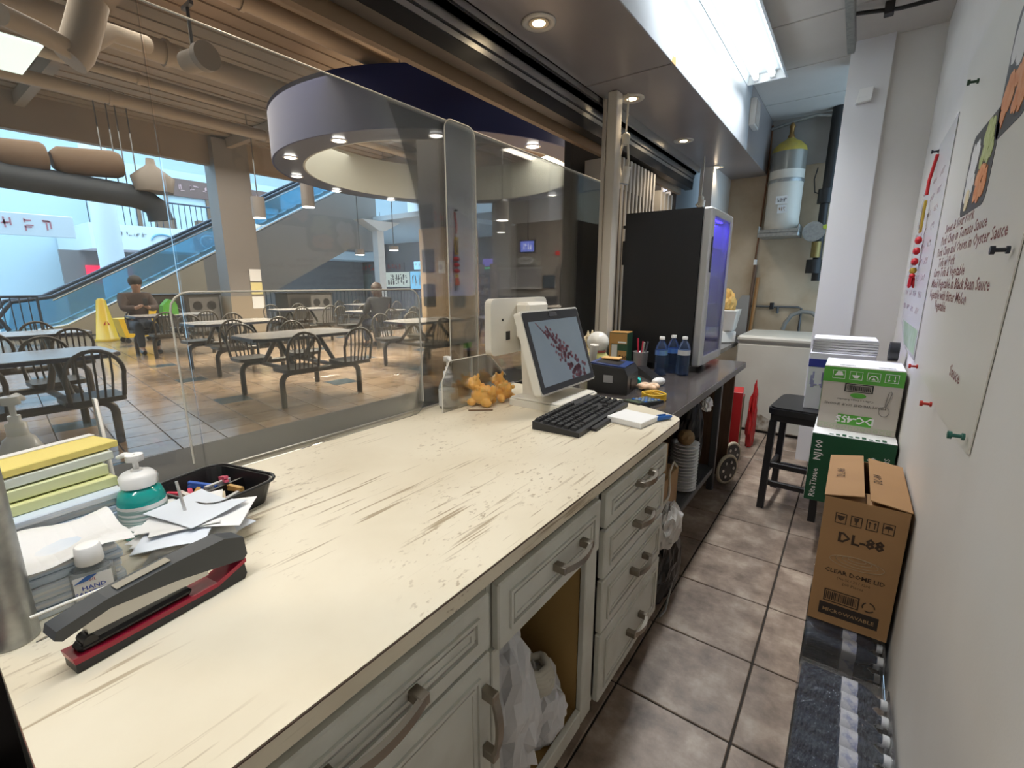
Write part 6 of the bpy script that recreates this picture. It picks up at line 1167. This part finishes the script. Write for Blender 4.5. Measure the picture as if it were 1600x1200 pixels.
for i in range(4):
    x = -.125 + .075 * i; g = MB(); f0, f1 = yf - .0010, yf - .0002
    for a, b, c, d_ in ((x, x + .056, .285, .287), (x, x + .056, .328, .330), (x, x + .002, .287, .328), (x + .054, x + .056, .287, .328)): g.bx(a, b, f0, f1, c, d_)
    part('handling_frame', g, PAPER, dc); c = x + .028; g = MB()
    if i == 3:
        for d_ in (-.012, .012): g.bx(c + d_ - .0015, c + d_ + .0015, f0, f1, .30, .322).prism([(c + d_ - .006, .301), (c + d_ + .006, .301), (c + d_, .291)], 'y', f0, f1)
    elif i == 2: g.tube([(c + .019 * math.cos(a), yf - .0006, .292 + .022 * math.sin(a)) for a in [math.pi * k / 10 for k in range(11)]], .003, 4).prism([(c - .009, .292), (c + .009, .292), (c, .306)], 'y', f0, f1)
    elif i == 1: g.prism([(c - .018, .310), (c + .018, .310), (c + .008, .294), (c - .008, .294)], 'y', f0, f1).bx(c - .001, c + .001, f0, f1, .310, .324)
    else: g.prism([(c - .02, .300), (c + .02, .304), (c + .012, .324), (c - .006, .326)], 'y', f0, f1)
    part('handling_icon', g, PAPER, dc)
part('spoon_picture', MB().tube([(.118 + .022 * math.cos(a), yf - .0005, .13 + .026 * math.sin(a)) for a in [2 * math.pi * i / 20 for i in range(20)]], .0013, 4, True).tube([(.118, yf - .0005, .156), (.122, yf - .0005, .20), (.127, yf - .0005, .235), (.134, yf - .0005, .242), (.139, yf - .0005, .232), (.132, yf - .0005, .19), (.122, yf - .0005, .156)], .0018, 4), mat('spoon_grey', (.25, .24, .22), .5), dc)
m = MB()
for k in range(12): m.tube([(-.15 + .0275 * k + .009 * math.cos(a), yf - .0005, .017 + .008 * math.sin(a)) for a in [2 * math.pi * i / 8 for i in range(8)]], .001, 4, True)
part('border_print', m.bx(-.164, .179, yf - .0006, yf, .030, .0315), GL, dc)['kind'] = 'stuff'
for x in (-.10, .07): part('top_barcode', MB().bx(x, x + .07, -.13, -.09, .3527, .3532), mat('barcode_soft', (.6, .6, .6), .5, col2=(.05, .05, .05), vs=60, stretch=(1, .1, .1)), dc)
# white carton on the stool, silver stack on it
wc = thing('carton', 'white carton with a blue band standing on the black stool', 'box', (-.06, 3.58, .7155), R(2)); part('carton_body', MB().bb(-.13, .20, -.15, .15, 0, .36, .003), mat('carton_white', (.72, .71, .74), .5), wc); part('blue_band', MB().bx(-.1312, -.1302, -.15, .15, .27, .32).bx(-.13, .20, -.1512, -.1502, .27, .32), mat('carton_blue', (.03, .04, .30), .4), wc)
o = part('side_print', strokes(.10, .10, 2, 77, 'y', .0005), mat('lilac_print', (.35, .33, .55), .5), wc); o.location = Vector((-.12, -.1506, .14)) * S
for k in range(5): solo('foil_tray', MB().bb(-.165 + .002 * (k % 2), .165, -.12, .12, 0, .0155, .003), mat('foil', (.55, .55, .56), .28, .85), 'shallow foil tray in the stack on the white carton', 'foil tray', (-.02, 3.58, 1.0757 + .016 * k), R(2), 'foil trays on the white carton')
solo('lid_card', MB().bb(-.16, .16, -.118, .118, 0, .008, .002), PAPER, 'white card lid topping the foil trays', 'card', (-.02, 3.58, 1.1560), R(2))
t = thing('tape_dispenser', 'black round tape dispenser beside the foil trays', 'tape dispenser', (.213, 3.40, 1.0604)); part('roll', MB().cyl((-.02, 0, .055), (.025, 0, .055), .055, n=20), BLACK_P, t); part('core', MB().cyl((-.022, 0, .055), (-.0202, 0, .055), .025, n=14), SGRY, t)
for k, (a, b, r_) in enumerate((((-.06, 0, .02), (.08, .05, .02), .02), ((-.06, .045, .018), (.08, .09, .018), .018), ((-.05, .025, .053), (.08, .07, .053), .018))): solo('paper_roll', MB().cyl(a, b, r_, n=12), PAPER, 'white paper roll in the little pile on the floor behind the stool', 'paper roll', (-.02, 3.98, .0), 0, 'paper rolls behind the stool')
